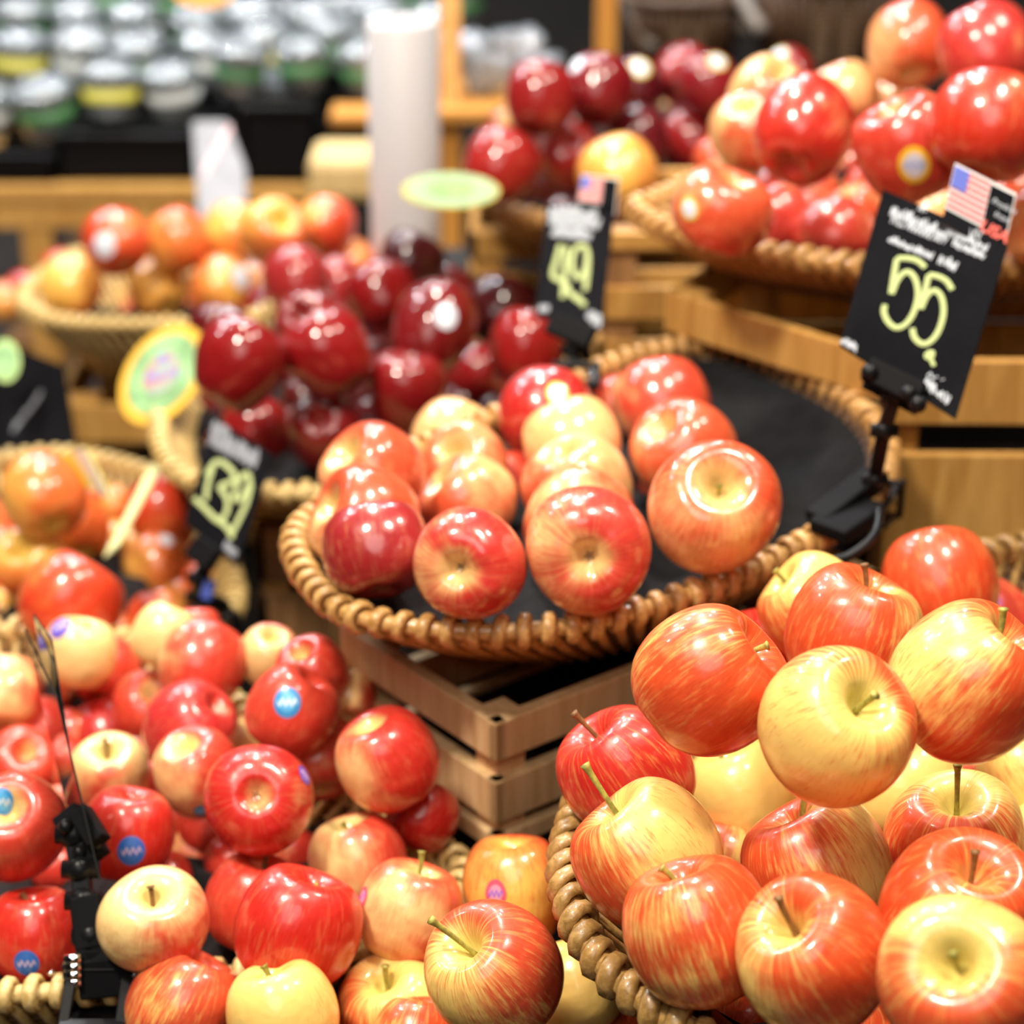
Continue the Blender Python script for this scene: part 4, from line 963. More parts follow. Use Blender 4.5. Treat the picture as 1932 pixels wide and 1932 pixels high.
# -- sign "55"
pl = Plane3([(1666, 357, 1.372), (1902, 462, 1.335), (1803, 792, 1.315), (1584, 652, 1.350)])
jaw = rimpoint('M', 1655, 930)
root = empty('price_sign', jaw); tag(root, 'black chalk price sign reading 55 on a clamp on the half-filled basket', 'price sign', 'black chalk price signs')
bm = bmesh.new(); add_prism(bm, pl.c, .0022, pl.n); card = childof(root, 'sign_card', bm, M_board, smooth=False)
card['label'] = 'black card with hand written chalk numbers 55'
Z = lambda p: zoomed(1560, 290, 3.715, p)
bm = bmesh.new()
for s in ([(690, 800), (640, 755), (570, 735), (492, 735)], [(492, 735), (470, 860), (450, 985)], [(455, 985), (500, 880), (560, 830), (615, 870), (640, 980), (615, 1100), (560, 1190), (490, 1222), (430, 1180), (400, 1110), (410, 1060)],
          [(880, 955), (840, 895), (780, 862), (715, 850)], [(715, 850), (690, 960), (655, 1090)], [(660, 1090), (700, 1000), (755, 960), (805, 1010), (818, 1120), (785, 1240), (730, 1315), (670, 1335), (615, 1290), (600, 1225)]):
    stroke(bm, pl, Z(s), .0018)
for s in ([(700, 1400), (740, 1395), (730, 1430), (700, 1425), (705, 1400)], [(728, 1440), (752, 1490)]): stroke(bm, pl, Z(s), .0016)
childof(card, 'chalk_number', bm, M_lime, smooth=False) if False else None
bm2 = bm; bmesh.ops.translate(bm2, verts=bm2.verts, vec=-Vector(root.location)); t_ = obj('chalk_number', bm2, M_lime, card, smooth=False)
bm = bmesh.new()
for (a, b, h, n, w, sd) in [((440, 440), (850, 620), 85, 40, .0006, 1), ((450, 490), (830, 640), 45, 30, .0005, 2), ((850, 570), (1120, 690), 60, 26, .0006, 3), ((640, 395), (690, 415), 60, 5, .0005, 4),
                            ((880, 650), (1100, 745), 60, 22, .0006, 5), ((430, 620), (735, 745), 50, 30, .0006, 6), ((780, 770), (905, 825), 70, 10, .0007, 7), ((930, 560), (1080, 600), 80, 8, .0005, 8),
                            ((100, 1330), (205, 1390), 55, 13, .0006, 9), ((675, 1640), (850, 1760), 75, 14, .0007, 10), ((700, 1560), (820, 1600), 35, 6, .0005, 11)]:
    scribble(root, card, M_chalk, pl, *[zoomed(1560, 290, 3.715, [q])[0] for q in (a, b)], h/3.715, n, w, sd)
# holder that grips the card
n = pl.n; a = pl.on(1637, 700, .004); b = pl.on(1740, 752, .004)
bm = bmesh.new(); add_bar(bm, a, b, .016, .009, up=n); add_bar(bm, a-n*.010, b-n*.010, .020, .005, up=n)
childof(root, 'card_holder', bm, M_blackm, smooth=False, bevel=.0015)
for (x, y) in ((1645, 712), (1718, 752), (1735, 772)):
    bm = bmesh.new(); add_ball(bm, pl.on(x, y, .009), .0058, 2); childof(root, 'knob', bm, M_black)
stand(root, [at(1688, 745, 1.335), at(1668, 812, 1.35), at(1650, 905, 1.38)], jaw, (.3, -1, 0) if False else (-.5, -1, -.1), sc=1.05)
bm = bmesh.new(); add_bar(bm, at(1650, 900, 1.39), rimpoint('M', 1560, 1020)+Vector((0, 0, .012)), .020, .012); add_bar(bm, at(1640, 950, 1.38), at(1560, 1005, 1.355), .030, .010)
childof(root, 'clamp_body', bm, M_blackm, smooth=False, bevel=.002)
curved_lever(root, [at(1660, 960, 1.36), at(1650, 1010, 1.34), at(1600, 1050, 1.33), at(1545, 1062, 1.33)])
# flag card tucked behind the sign
fl = Plane3([(1802, 308, 1.356), (1918, 366, 1.346), (1898, 455, 1.342), (1783, 392, 1.350)])
fl.c = [p-fl.n*.001 for p in fl.c]
froot = empty('flag_card', fl.c[3]); tag(froot, 'flag card with red and white stripes and black USA panel on the 55 sign', 'card', 'small flag cards on price signs')
def flagcard(froot, fl, usa=True):
    TL, TR, BR, BL = fl.c
    P = lambda u_, v_, o=0: (TL.lerp(TR, u_)).lerp(BL.lerp(BR, u_), v_)+fl.n*o
    def quad(u0, v0, u1, v1, o, mat, name):
        bm = bmesh.new(); add_prism(bm, [P(u0, v0, o), P(u1, v0, o), P(u1, v1, o), P(u0, v1, o)], .0003, fl.n)
        childof(froot, name, bm, mat, smooth=False)
    bm = bmesh.new(); add_prism(bm, [P(0, -.02), P(1, -.02), P(1, 1.35), P(0, 1.35)], .0010, fl.n); childof(froot, 'white_backing', bm, M_paper, smooth=False)
    quad(.60, .05, .98, 1.35, .0006, M_board, 'black_panel'); quad(0, 1.0, .98, 1.35, .0006, M_board, 'black_strip')
    for k in range(7):
        quad(.01, .04+k*.137, .59, .04+k*.137+.068, .0006, M_red, 'red_stripe')
    quad(.01, .04, .25, .50, .0011, M_blue, 'blue_canton')
    if usa:
        t = bpy.data.curves.new('text', 'FONT'); t.body = 'USA'; t.size = .0105; t.extrude = .0001; t.offset = .00025
        def place(cu, u_, v_, mat, name):
            tmp = bpy.data.objects.new('t', cu); col.objects.link(tmp)
            me = bpy.data.meshes.new_from_object(tmp.evaluated_get(bpy.context.evaluated_depsgraph_get())); bpy.data.objects.remove(tmp)
            me.materials.clear(); me.materials.append(mat)
            o = bpy.data.objects.new(name, me); col.objects.link(o); o.parent = froot
            x = (TR-TL).normalized(); z = fl.n; y = z.cross(x)
            o.matrix_world = Matrix.Translation(P(u_, v_, .0011)-Vector(froot.location)) @ Matrix((x, y, z)).transposed().to_4x4()
            o.matrix_local = o.matrix_world
        place(t, .56, 1.08, M_red2, 'printed_word')
        for w_, u_, v_ in (('Product', .66, .42), ('from', .74, .66)):
            t = bpy.data.curves.new('text', 'FONT'); t.body = w_; t.size = .0052; t.extrude = .0001
            place(t, u_, v_, M_chalk, 'printed_word')
M_red2 = plain('print_red', (.75, .10, .07), .5)
flagcard(froot, fl)

# -- sign "49"
pl = Plane3([(1030, 386, 1.73), (1158, 402, 1.71), (1140, 636, 1.69), (1010, 596, 1.70)])
jaw = rimpoint('M', 1085, 712)
root = empty('price_sign', jaw); tag(root, 'blurred black chalk price sign reading 49 above the dark red apples', 'price sign', 'black chalk price signs')
bm = bmesh.new(); add_prism(bm, pl.c, .0022, pl.n); card = childof(root, 'sign_card', bm, M_board, smooth=False)
Z = lambda p: zoomed(980, 300, 4.83, p)
bm = bmesh.new()
for s in ([(375, 780), (345, 900), (305, 1060), (380, 1110), (460, 1160)], [(430, 800), (420, 950), (395, 1270)], [(600, 790), (520, 810), (480, 930), (500, 1050), (560, 1080), (610, 980), (618, 850), (590, 790)], [(625, 860), (622, 1000), (600, 1200)],
          [(400, 1140), (480, 1240), (560, 1300), (600, 1335)], [(520, 1240), (590, 1340)]): stroke(bm, pl, Z(s), .0021)
bmesh.ops.translate(bm, verts=bm.verts, vec=-Vector(root.location)); obj('chalk_number', bm, M_lime, card, smooth=False)
bm = bmesh.new()
for i, (a, b, h) in enumerate([((260, 520), (700, 560), 110), ((270, 600), (720, 640), 110), ((300, 700), (640, 740), 100), ((175, 1390), (265, 1390), 60), ((620, 1460), (730, 1540), 110)]):
    scribble(root, card, M_chalkm, pl, *Z([a, b]), h/4.83, 30 if i < 3 else 12, .0013, 20+i)
bm = bmesh.new(); add_bar(bm, pl.on(1040, 612, .004), pl.on(1120, 645, .004), .018, .010, up=pl.n); childof(root, 'card_holder', bm, M_blackm, smooth=False, bevel=.0015)
stand(root, [at(1085, 628, 1.70), at(1078, 660, 1.69), at(1080, 690, 1.68)], jaw, (0, -1, 0), sc=1.1)
fl = Plane3([(1098, 330, 1.735), (1168, 338, 1.728), (1163, 388, 1.722), (1090, 380, 1.73)])
froot = empty('flag_card', fl.c[3]); tag(froot, 'blurred flag card standing on the 49 sign, before the yellow and orange apple', 'card', 'small flag cards on price signs')
flagcard(froot, fl, False)

# -- sign "139"
pl = Plane3([(404, 788, 1.70), (512, 856, 1.67), (446, 1068, 1.655), (348, 985, 1.685)])
jaw = rimpoint('H', 425, 1170)
root = empty('price_sign', jaw); tag(root, 'blurred black chalk price sign reading 139 on the orange apple basket', 'price sign', 'black chalk price signs')
bm = bmesh.new(); add_prism(bm, pl.c, .0022, pl.n); card = childof(root, 'sign_card', bm, M_board, smooth=False)
Z = lambda p: zoomed(320, 760, 4.83, p)
bm = bmesh.new()
for s in ([(335, 660), (400, 560), (450, 530)], [(400, 570), (350, 740), (330, 890)], [(450, 530), (540, 590), (600, 690), (520, 740), (460, 770), (520, 860), (530, 960), (490, 1050), (430, 1070)], [(740, 700), (690, 650), (620, 740), (590, 860), (640, 880), (710, 780), (740, 700)],
          [(745, 740), (700, 920), (620, 1090), (570, 1190), (565, 1240)], [(225, 870), (320, 960), (420, 1060), (500, 1110), (560, 1190)]): stroke(bm, pl, Z(s), .0022)
bmesh.ops.translate(bm, verts=bm.verts, vec=-Vector(root.location)); obj('chalk_number', bm, M_lime, card, smooth=False)
bm = bmesh.new()
for i, (a, b, h) in enumerate([((380, 300), (800, 560), 120), ((360, 380), (780, 600), 120), ((390, 220), (520, 290), 60), ((500, 1330), (600, 1420), 80)]):
    scribble(root, card, M_chalkd, pl, *Z([a, b]), h/4.83, 30 if i < 2 else 12, .0011, 40+i)
bm = bmesh.new(); add_bar(bm, pl.on(370, 1030, .004), pl.on(410, 1062, .004), .020, .010, up=pl.n); childof(root, 'card_holder', bm, M_blackm, smooth=False, bevel=.0015)
stand(root, [at(392, 1045, 1.675), at(375, 1090, 1.69), at(372, 1125, 1.72)], jaw, (-1, -.6, 0), sc=1.15)
bm = bmesh.new(); add_bar(bm, at(398, 1095, 1.68), at(388, 1130, 1.68), .009, .004, up=pl.n)
o = childof(root, 'blue_tag', bm, plain('blue_tag', (.06, .10, .40), .4), smooth=False)

# -- sign seen edge-on at the left, on its clamp
jaw = rimpoint('G', 205, 1846)
root = empty('price_sign', jaw); tag(root, 'glossy price card seen edge-on on a black clamp, at the left foreground', 'price sign', 'black chalk price signs')
pa = Plane3([(46, 1188, 1.285), (106, 1316, 1.205), (181, 1662, 1.195), (122, 1512, 1.275)])
bm = bmesh.new(); add_prism(bm, pa.c, .0011, pa.n); childof(root, 'sign_card', bm, M_cardg, smooth=False)
pb = Plane3([(67, 1158, 1.275), (101, 1208, 1.225), (137, 1436, 1.215), (92, 1300, 1.265)])
bm = bmesh.new(); add_prism(bm, [p+pb.n*.0015 for p in pb.c], .0010, pb.n); childof(root, 'sign_card', bm, M_cardg, smooth=False)
bm = bmesh.new()
add_bar(bm, at(128, 1530, 1.24), at(178, 1625, 1.215), .020, .008, up=BACK); add_bar(bm, at(150, 1530, 1.22), at(188, 1590, 1.21), .012, .012, up=BACK)
childof(root, 'card_holder', bm, M_blackm, smooth=False, bevel=.0012)
for (x, y) in ((124, 1560), (182, 1592), (150, 1608)):
    bm = bmesh.new(); add_ball(bm, at(x, y, 1.215), .0045, 2); childof(root, 'knob', bm, M_black)
stand(root, [at(140, 1575, 1.222), at(152, 1640, 1.215), at(158, 1700, 1.21), at(172, 1765, 1.203)], jaw+Vector((-.005, -.004, .002)), (0, -1, -.25), chrome=True, sc=1.30)
bm = bmesh.new()
add_bar(bm, at(160, 1690, 1.205), at(172, 1790, 1.198), .017, .008, up=BACK)
add_bar(bm, at(165, 1765, 1.20), at(225, 1850, 1.195), .006, .008, up=BACK); add_bar(bm, at(150, 1770, 1.20), at(168, 1850, 1.195), .006, .008, up=BACK)
add_bar(bm, at(160, 1800, 1.198), at(205, 1800, 1.198), .006, .008, up=BACK)
add_bar(bm, at(150, 1848, 1.196), at(262, 1836, 1.196), .022, .010, up=BACK); add_bar(bm, at(168, 1815, 1.20), at(245, 1805, 1.20), .012, .010, up=BACK)
childof(root, 'clamp_body', bm, M_blackm, smooth=False, bevel=.0012)
for x in (138, 268):
    bm = bmesh.new()
    for k in range(4):
        add_tube(bm, [at(x-16, 1812+k*15, 1.19), at(x+16, 1808+k*15, 1.19)], .0032, 10)
    childof(root, 'spring', bm, M_chrome)

# -- dark sign at the far left
pl = Plane3([(-60, 620, 2.15), (120, 690, 2.12), (150, 880, 2.10), (-30, 900, 2.12)])
root = empty('price_sign', at(60, 985, 2.12)); tag(root, 'dark blurred sign leaning at the far left, with a faint chalk streak', 'price sign', 'black chalk price signs')
bm = bmesh.new(); add_prism(bm, pl.c, .003, pl.n); card = childof(root, 'sign_card', bm, M_board, smooth=False)
scribble(root, card, M_chalkd, pl, (25, 815), (75, 750), 14, 14, .0014, 70)
bm = bmesh.new(); add_bar(bm, at(60, 880, 2.13), at(60, 1000, 2.15), .012, .008, up=BACK); childof(root, 'arm', bm, M_black, smooth=False)

# ------------------------------------------------------------------ round tags
def disc_tag(label, ctr, axis_a, axis_b, mats, radii=(1, .80, .42), cat='tag', clip=None):
    root = empty('round_tag', ctr); tag(root, label, cat, 'round paper fruit tags'); n = axis_a.cross(axis_b).normalized()
    if n.dot(CAM-ctr) < 0: n = -n
    for k, (rd, mt) in enumerate(zip(radii, mats)):
        bm = bmesh.new(); pts = [ctr+(axis_a*math.cos(t)+axis_b*math.sin(t))*rd+n*(.0006*k) for t in [2*math.pi*i/32 for i in range(32)]]
        add_prism(bm, pts, .0012 if k == 0 else .0004, n); childof(root, ['tag_disc', 'green_disc', 'printed_centre'][k], bm, mt, smooth=False)
    if clip is not None:
        bm = bmesh.new(); add_tube(bm, crspline([ctr-n*.002, (ctr-n*.002).lerp(clip, .5)+Vector((0, 0, -.004)), clip], 4, False), .0022, 6); childof(root, 'wire_stem', bm, M_black)
    return root
M_tyel = plain('tag_yellow', (.66, .38, .025), .7)
M_tgrn = plain('tag_green', (.22, .40, .17), .7, var=.35, scale=45)
m_, nt_, b_ = new_mat('tag_print'); g_ = G(nt_); tc_ = g_.n('ShaderNodeTexCoord').outputs['Object']
c_ = g_.mix(g_.smooth(g_.noise(tc_, 60, 2), .52, .56), (.34, .40, .32), (.50, .16, .12)); c_ = g_.mix(g_.smooth(g_.noise(tc_, 75, 2), .56, .60), c_, (.26, .26, .50))
nt_.links.new(c_, b_.inputs['Base Color']); M_tprint = m_
c0 = at(306, 705, 1.93)
disc_tag('round yellow and green tag left of the dark red apples', c0, (at(388, 690, 1.90)-c0), (at(325, 612, 1.96)-c0)*1.0, (M_tyel, M_tgrn, M_tprint), clip=rimpoint('D', 300, 790))
c0 = at(852, 358, 1.98)
disc_tag('pale green and yellow tag seen nearly edge-on before the white roll', c0, (at(942, 366, 2.00)-c0), (at(870, 326, 2.05)-c0), (plain('tag_dull_yellow', (.50, .38, .04), .6), plain('tag_pale', (.26, .38, .20), .6, var=.2, scale=60), plain('tag_pale_centre', (.24, .36, .13), .5, var=.3, scale=80)), (1, .94, .5), clip=rimpoint('S', 945, 392))
c0 = at(10, 680, 2.05)
disc_tag('small pale green tag at the left edge, beside the dark sign', c0, at(38, 684, 2.05)-c0, at(12, 640, 2.06)-c0, (plain('tag_lime', (.36, .52, .16), .5), M_tgrn, M_tgrn), (1, .8, .4), clip=at(10, 715, 2.10))
def strip_tag(label, corners, mat1, mat2):
    p = Plane3(corners); root = empty('paper_tag', p.c[2]); tag(root, label, 'tag')
    bm = bmesh.new(); add_prism(bm, p.c, .0016, p.n); childof(root, 'tag_face', bm, mat1, smooth=False)
    q = [p.c[0].lerp(p.c[1], .62), p.c[1], p.c[2], p.c[3].lerp(p.c[2], .4)]
    bm = bmesh.new(); add_prism(bm, [a+p.n*.0006 for a in q], .0005, p.n); childof(root, 'pale_edge', bm, mat2, smooth=False)
strip_tag('yellow and white folded tag above the left orange apples', [(100, 862, 1.85), (160, 846, 1.82), (200, 945, 1.81), (172, 925, 1.83)], plain('tag_yellow_green', (.72, .66, .08), .5), plain('tag_grey_white', (.70, .70, .60), .5))
strip_tag('narrow slanted yellow-green tag between the orange apples and the round tag', [(282, 880, 1.86), (312, 865, 1.85), (222, 1030, 1.77), (196, 1050, 1.77)], plain('tag_pale_yellow', (.80, .76, .38), .5), plain('tag_pale_lime', (.66, .72, .36), .5))

# ------------------------------------------------------------------ white roll of produce bags
base = at(768, 500, 2.42); top = at(763, 42, 2.42); dz = None
zt = onz(763, 40, 0.0001) if False else None
R_ = .0395; x0, y0 = base.x, base.y
# height at which the vertical axis above the base meets the sight line of the top
h_top = H + (lambda r: r.z*(y0/r.y))(ray(763, 38))
root = empty('produce_bag_roll', (x0, y0, base.z)); tag(root, 'tall white roll of plastic produce bags standing behind the dark red apples', 'bag roll')
bm = bmesh.new(); hh = h_top-base.z
prof = [(0, 0), (R_, 0), (R_*1.0, hh-.002), (R_-.002, hh), (.014, hh), (.0125, hh-.002), (.0125, hh-.03)]
rings = []
for (r, z) in prof[1:]:
    rings.append([bm.verts.new((x0+r*math.cos(2*math.pi*k/64), y0+r*math.sin(2*math.pi*k/64), base.z+z)) for k in range(64)])
for A, B in zip(rings, rings[1:]):
    for k in range(64): bm.faces.new((A[k], A[(k+1) % 64], B[(k+1) % 64], B[k]))
bmesh.ops.recalc_face_normals(bm, faces=bm.faces)
o = childof(root, 'roll', bm, M_white); 
for p in o.data.polygons: p.use_smooth = abs(p.normal.z) < .5
bm = bmesh.new(); add_tube(bm, [(x0, y0, base.z), (x0, y0, base.z+hh-.012)], .012, 20); childof(root, 'cardboard_core', bm, M_paper)
stand_boxes.append((x0-.07, y0-.05, x0+.07, y0+.07, base.z-.001))

# ------------------------------------------------------------------ back counter with tubs, bins and hampers
zt = -.855                                    # top of the far wooden counter
A0 = onz(-120, 352, zt); B0 = onz(745, 352, zt)
root = empty('wooden_counter', ((A0.x+B0.x)/2, A0.y, 0)); tag(root, 'long wooden counter at the back left carrying black bins', 'counter')
bm = bmesh.new(); add_box(bm, ((A0.x+B0.x)/2, A0.y+.75, H+zt-.012), B0.x-A0.x, 1.5, .024); childof(root, 'worktop', bm, M_gold, smooth=False, bevel=.003)
bm = bmesh.new(); add_box(bm, ((A0.x+B0.x)/2, A0.y+.015, H+zt-.046), B0.x-A0.x-.02, .02, .042); childof(root, 'front_rail', bm, M_gold, smooth=False, bevel=.002)
for px in (-100, 58, 520, 735):
    q = onz(px, 352, zt)
    for dy in (.03, 1.42):
        bm = bmesh.new(); add_box(bm, (q.x, q.y+dy, (H+zt-.03)/2), .045, .045, H+zt-.03); childof(root, 'leg', bm, M_gold, smooth=False, bevel=.002)
bm = bmesh.new(); add_box(bm, ((A0.x+B0.x)/2, A0.y+.7, .45), B0.x-A0.x-.1, 1.2, .02); childof(root, 'lower_shelf', bm, M_brown, smooth=False)

def bin_(px0, px1, pyb, d, h, label, dep=.05, mat=M_black):
    a = onz(px0, 345, zt); b = onz(px1, 345, zt); y = d
    s = y/a.y; x0_, x1_ = a.x*s, b.x*s
    root = empty('black_bin', ((x0_+x1_)/2, y+dep/2, H+zt)); tag(root, label, 'bin', 'black plastic bins on the counter')
    w = x1_-x0_; t = .006
    bm = bmesh.new(); cx_ = (x0_+x1_)/2
    add_box(bm, (cx_, y+t/2, H+zt+h/2), w, t, h); add_box(bm, (cx_, y+dep-t/2, H+zt+h/2), w, t, h)
    add_box(bm, (x0_+t/2, y+dep/2, H+zt+h/2), t, dep, h); add_box(bm, (x1_-t/2, y+dep/2, H+zt+h/2), t, dep, h)
    add_box(bm, (cx_, y+dep/2, H+zt+.004), w, dep, .008)
    childof(root, 'bin_body', bm, mat, smooth=False)
    bm = bmesh.new(); add_box(bm, (cx_, y-.003, H+zt+h-.006), w, .010, .012); childof(root, 'bin_lip', bm, mat, smooth=False, bevel=.002)
    return root
Yc0 = A0.y
bin_(-60, 108, 0, Yc0+.02, .045, 'low black bin at the left end of the far counter')
bin_(112, 368, 0, Yc0+.03, .075, 'wide black bin in the middle of the far counter')
bin_(462, 600, 0, Yc0+.02, .12, 'tall black bin right of the white paper bag')
# clear tubs with green and yellow labels
M_tub = plain('clear_tub_plastic', (.26, .29, .31), .08, coat=1.0, Transmission_Weight=.3, IOR=1.9)
gt_ = G(M_tub.node_tree); gt_.bump(M_tub.node_tree.nodes['Principled BSDF'], gt_.noise(gt_.n('ShaderNodeTexCoord').outputs['Object'], 34, 2), 1.0, .03)
M_lab_g = plain('label_green', (.06, .20, .07), .4); M_lab_y = plain('label_yellow', (.60, .55, .08), .4); M_lab_w = plain('label_white', (.55, .58, .58), .4)
M_salad = plain('green_leaves_in_tub', (.06, .12, .035), .6, var=.8, scale=60)
def tub_parts():
    P = {}
    def lathe(prof, n=20, sq=.0):
        bm = bmesh.new(); rings = []
        for r, z in prof:
            rings.append([bm.verts.new(((r*math.cos(a)), (r*math.sin(a)), z)) for a in [2*math.pi*k/n for k in range(n)]])
        for A, B in zip(rings, rings[1:]):
            for k in range(n): bm.faces.new((A[k], A[(k+1) % n], B[(k+1) % n], B[k]))
        bm.faces.new(rings[0][::-1]); bm.faces.new(rings[-1])
        me = bpy.data.meshes.new('tub'); bm.to_mesh(me); bm.free()
        for p in me.polygons: p.use_smooth = True
        return me
    P['tub_body'] = (lathe([(.030, 0), (.034, .004), (.040, .050), (.042, .054)]), M_tub)
    P['tub_lid'] = (lathe([(.043, .054), (.044, .058), (.040, .062), (.034, .070), (.022, .077), (.006, .080)]), M_tub)
    P['label_band'] = (lathe([(.0345, .012), (.0395, .040)]), None)
    P['tub_contents'] = (lathe([(.026, .004), (.034, .046), (.02, .052)]), M_salad)
    for k, (me, mt) in P.items():
        if mt: me.materials.append(mt)
    return P
TUB = tub_parts()
bands = {}
for nm, mt in (('green', M_lab_g), ('yellow', M_lab_y), ('white', M_lab_w)):
    me = TUB['label_band'][0].copy(); me.materials.clear(); me.materials.append(mt); bands[nm] = me
def tub(loc, s, band, label, rot):
    r = bpy.data.objects.new('plastic_tub', None); r.empty_display_size = .02; col.objects.link(r); r.location = loc; r.scale = (s, s, s); r.rotation_euler = rot
    tag(r, label, 'tub', 'clear plastic tubs on the far counter')
    for k in ('tub_body', 'tub_lid', 'tub_contents'):
        o = bpy.data.objects.new(k, TUB[k][0]); col.objects.link(o); o.parent = r
    o = bpy.data.objects.new('label_band', bands[band]); col.objects.link(o); o.parent = r
rt = random.Random(21)
ords = ['first', 'second', 'third', 'fourth', 'fifth', 'sixth', 'seventh', 'eighth', 'ninth', 'tenth']
rown = ['front', 'second', 'third', 'fourth', 'fifth']
for r_ in range(5):
    y = Yc0+.12+.13*r_; lift = .078+.022*r_
    n_ = 7 if r_ < 2 else 8
    for k in range(n_):
        x = A0.x*1.02+.072+k*.098+(.03 if r_ % 2 else 0)
        low = (r_ == 0 and x < onz(108, 345, zt).x)
        z = H+zt+(.05 if low else lift)
        if r_ < 2 and x > onz(440, 345, zt).x: z = H+zt+.12
        s = rt.uniform(1.0, 1.22)
        bnd = ['yellow', 'green', 'white'][rt.choice([0, 1, 1, 2])]
        tub((x, y+rt.uniform(-.015, .015), z), s, bnd, 'clear lidded tub with a %s label, %s from the left in the %s row' % (bnd, ords[k], rown[r_]), (rt.uniform(-.12, .12), rt.uniform(-.12, .12), rt.uniform(0, 3)))
# black risers carrying the tub rows
for r_ in range(5):
    bm = bmesh.new(); y = Yc0+.12+.13*r_; hh_ = .078+.022*r_-.003
    x0_ = onz(112, 345, zt).x*1.0 if r_ == 0 else A0.x+.06
    x1_ = A0.x+(B0.x-A0.x)*.96
    add_box(bm, ((x0_+x1_)/2, y, H+zt+hh_/2), x1_-x0_, .085 if r_ == 0 else .125, hh_)
    tag(obj('black_riser', bm, M_black, smooth=False), 'black riser shelf under the %s row of tubs' % rown[r_], 'riser', 'black risers under the tubs')
def simple_box(name, label, cat, px0, px1, py0, py1, d, dep, mat, bev=.004, tilt=0):
    """upright box whose front shows between the given image edges at depth d"""
    a = at(px0, py1, d); b = at(px1, py1, d); t = at(px0, py0, d)
    hh_ = (t-a).length*1.0/ max(.3, cP); w = b.x-a.x
    bm = bmesh.new(); add_box(bm, (0, 0, hh_/2), w, dep, hh_)
    o = obj(name, bm, mat, smooth=False, bevel=bev, loc=((a.x+b.x)/2, a.y+dep/2, a.z)); o.rotation_euler.z = tilt
    return tag(o, label, cat)
# white printed paper card / bag
pl = Plane3([(362, 226, 2.95), (430, 226, 2.95), (466, 410, 2.80), (374, 410, 2.80)])
root = empty('paper_bag', (pl.c[2]+pl.c[3])/2); tag(root, 'crumpled white paper bag with faint pink print behind the far apples', 'bag')
bm = bmesh.new(); c4 = pl.c; mm = (c4[1]+c4[2])/2+pl.n*.0+RIGHT*.012
add_prism(bm, [c4[0], c4[1], mm, c4[2], c4[3]], .018, pl.n); body_ = childof(root, 'paper_body', bm, plain('crumpled_paper', (.25, .245, .26), .7, var=.12, scale=30), smooth=False, bevel=.004)
scribble(root, root, plain('pink_print', (.68, .45, .45), .7), pl, (385, 330), (430, 250), 22, 14, .003, 90, name='pink_print')
stand_boxes.append((root.location.x-.06, root.location.y-.03, root.location.x+.06, root.location.y+.06, root.location.z-.002))
simple_box('carton', 'dull pink carton hanging over the tall black bin', 'box', 452, 515, 175, 240, 3.30, .05, plain('dull_pink_card', (.42, .30, .30), .6))
simple_box('wooden_block', 'pale rounded wooden block left of the white roll', 'block', 582, 712, 306, 384, 2.95, .12, grain('pale_wood', (.62, .42, .17), (.78, .58, .28)), bev=.014)
o = scn.objects['wooden_block']; stand_boxes.append((o.location.x-.05, o.location.y-.05, o.location.x+.05, o.location.y+.05, o.location.z-.001))
o = simple_box('dark_cabinet', 'black cabinet behind the white roll', 'cabinet', 596, 842, -120, 300, 5.3, .3, M_stand); stand_boxes.append((o.location.x-.1, o.location.y-.1, o.location.x+.1, o.location.y+.1, o.location.z-.001))
# grey plastic sheeted crates between tubs and roll
M_film = plain('crinkled_grey_film', (.28, .30, .33), .12, coat=1.0, var=.6, scale=25)
gm = M_film.node_tree; gg = G(gm); tcf = gg.n('ShaderNodeTexCoord').outputs['Object']
gg.bump(gm.nodes['Principled BSDF'], gg.noise(tcf, 45, 3, .6, .8), 1.0, .02)
rt = random.Random(4); kk = 0
SHZ = at(915, 205, 3.15)
bagspots = []
for r_, xs in ((0, (.50, .585)), (1, (.47, .56, .65)), (2, (.50, .60, .69)), (3, (.52, .62, .71)), (4, (.50, .60, .70))):
    for q_, t_ in enumerate(xs):
        x_ = A0.x+(B0.x-A0.x)*(t_+.17); s_ = .050+.004*r_
        bagspots.append(((x_, Yc0+.16+.13*r_, H+zt+.078+.022*r_+s_*.62), s_, 'on the %s riser, %s right of the tubs' % (rown[r_], ['first', 'second', 'third'][q_])))
for q_, (dx, dy, s_) in enumerate(((-.085, .06, .045), (.0, .05, .048), (.075, .08, .042), (-.04, .20, .05), (.05, .22, .05))):
    bagspots.append(((SHZ.x+dx, SHZ.y+.0+dy, SHZ.z+.010+s_*.62), s_, ['in the orange shelf, front left', 'in the orange shelf, front middle', 'in the orange shelf, front right', 'in the orange shelf, rear left', 'in the orange shelf, rear right'][q_]))
for (p, s, where) in bagspots:
    bm = bmesh.new(); bmesh.ops.create_icosphere(bm, subdivisions=3, radius=1)
    for v_ in bm.verts:
        q = v_.co.normalized(); m = max(abs(q.x), abs(q.y), abs(q.z))
        k = (1+.16*math.sin(5*q.x+kk)+.12*math.sin(7*q.y+2*kk)+.10*math.sin(9*q.z+kk))
        v_.co = Vector((q.x*1.0, q.y*.7, q.z*.75))*k/(m**.5)*s*.8
    zmin = min(v_.co.z for v_ in bm.verts); p = Vector((p[0], p[1], p[2]-s*.62-zmin))
    o = obj('plastic_bag', bm, M_film, loc=p); kk += 1
    tag(o, 'crinkled grey plastic bag '+where, 'bag', 'grey plastic bags of produce')
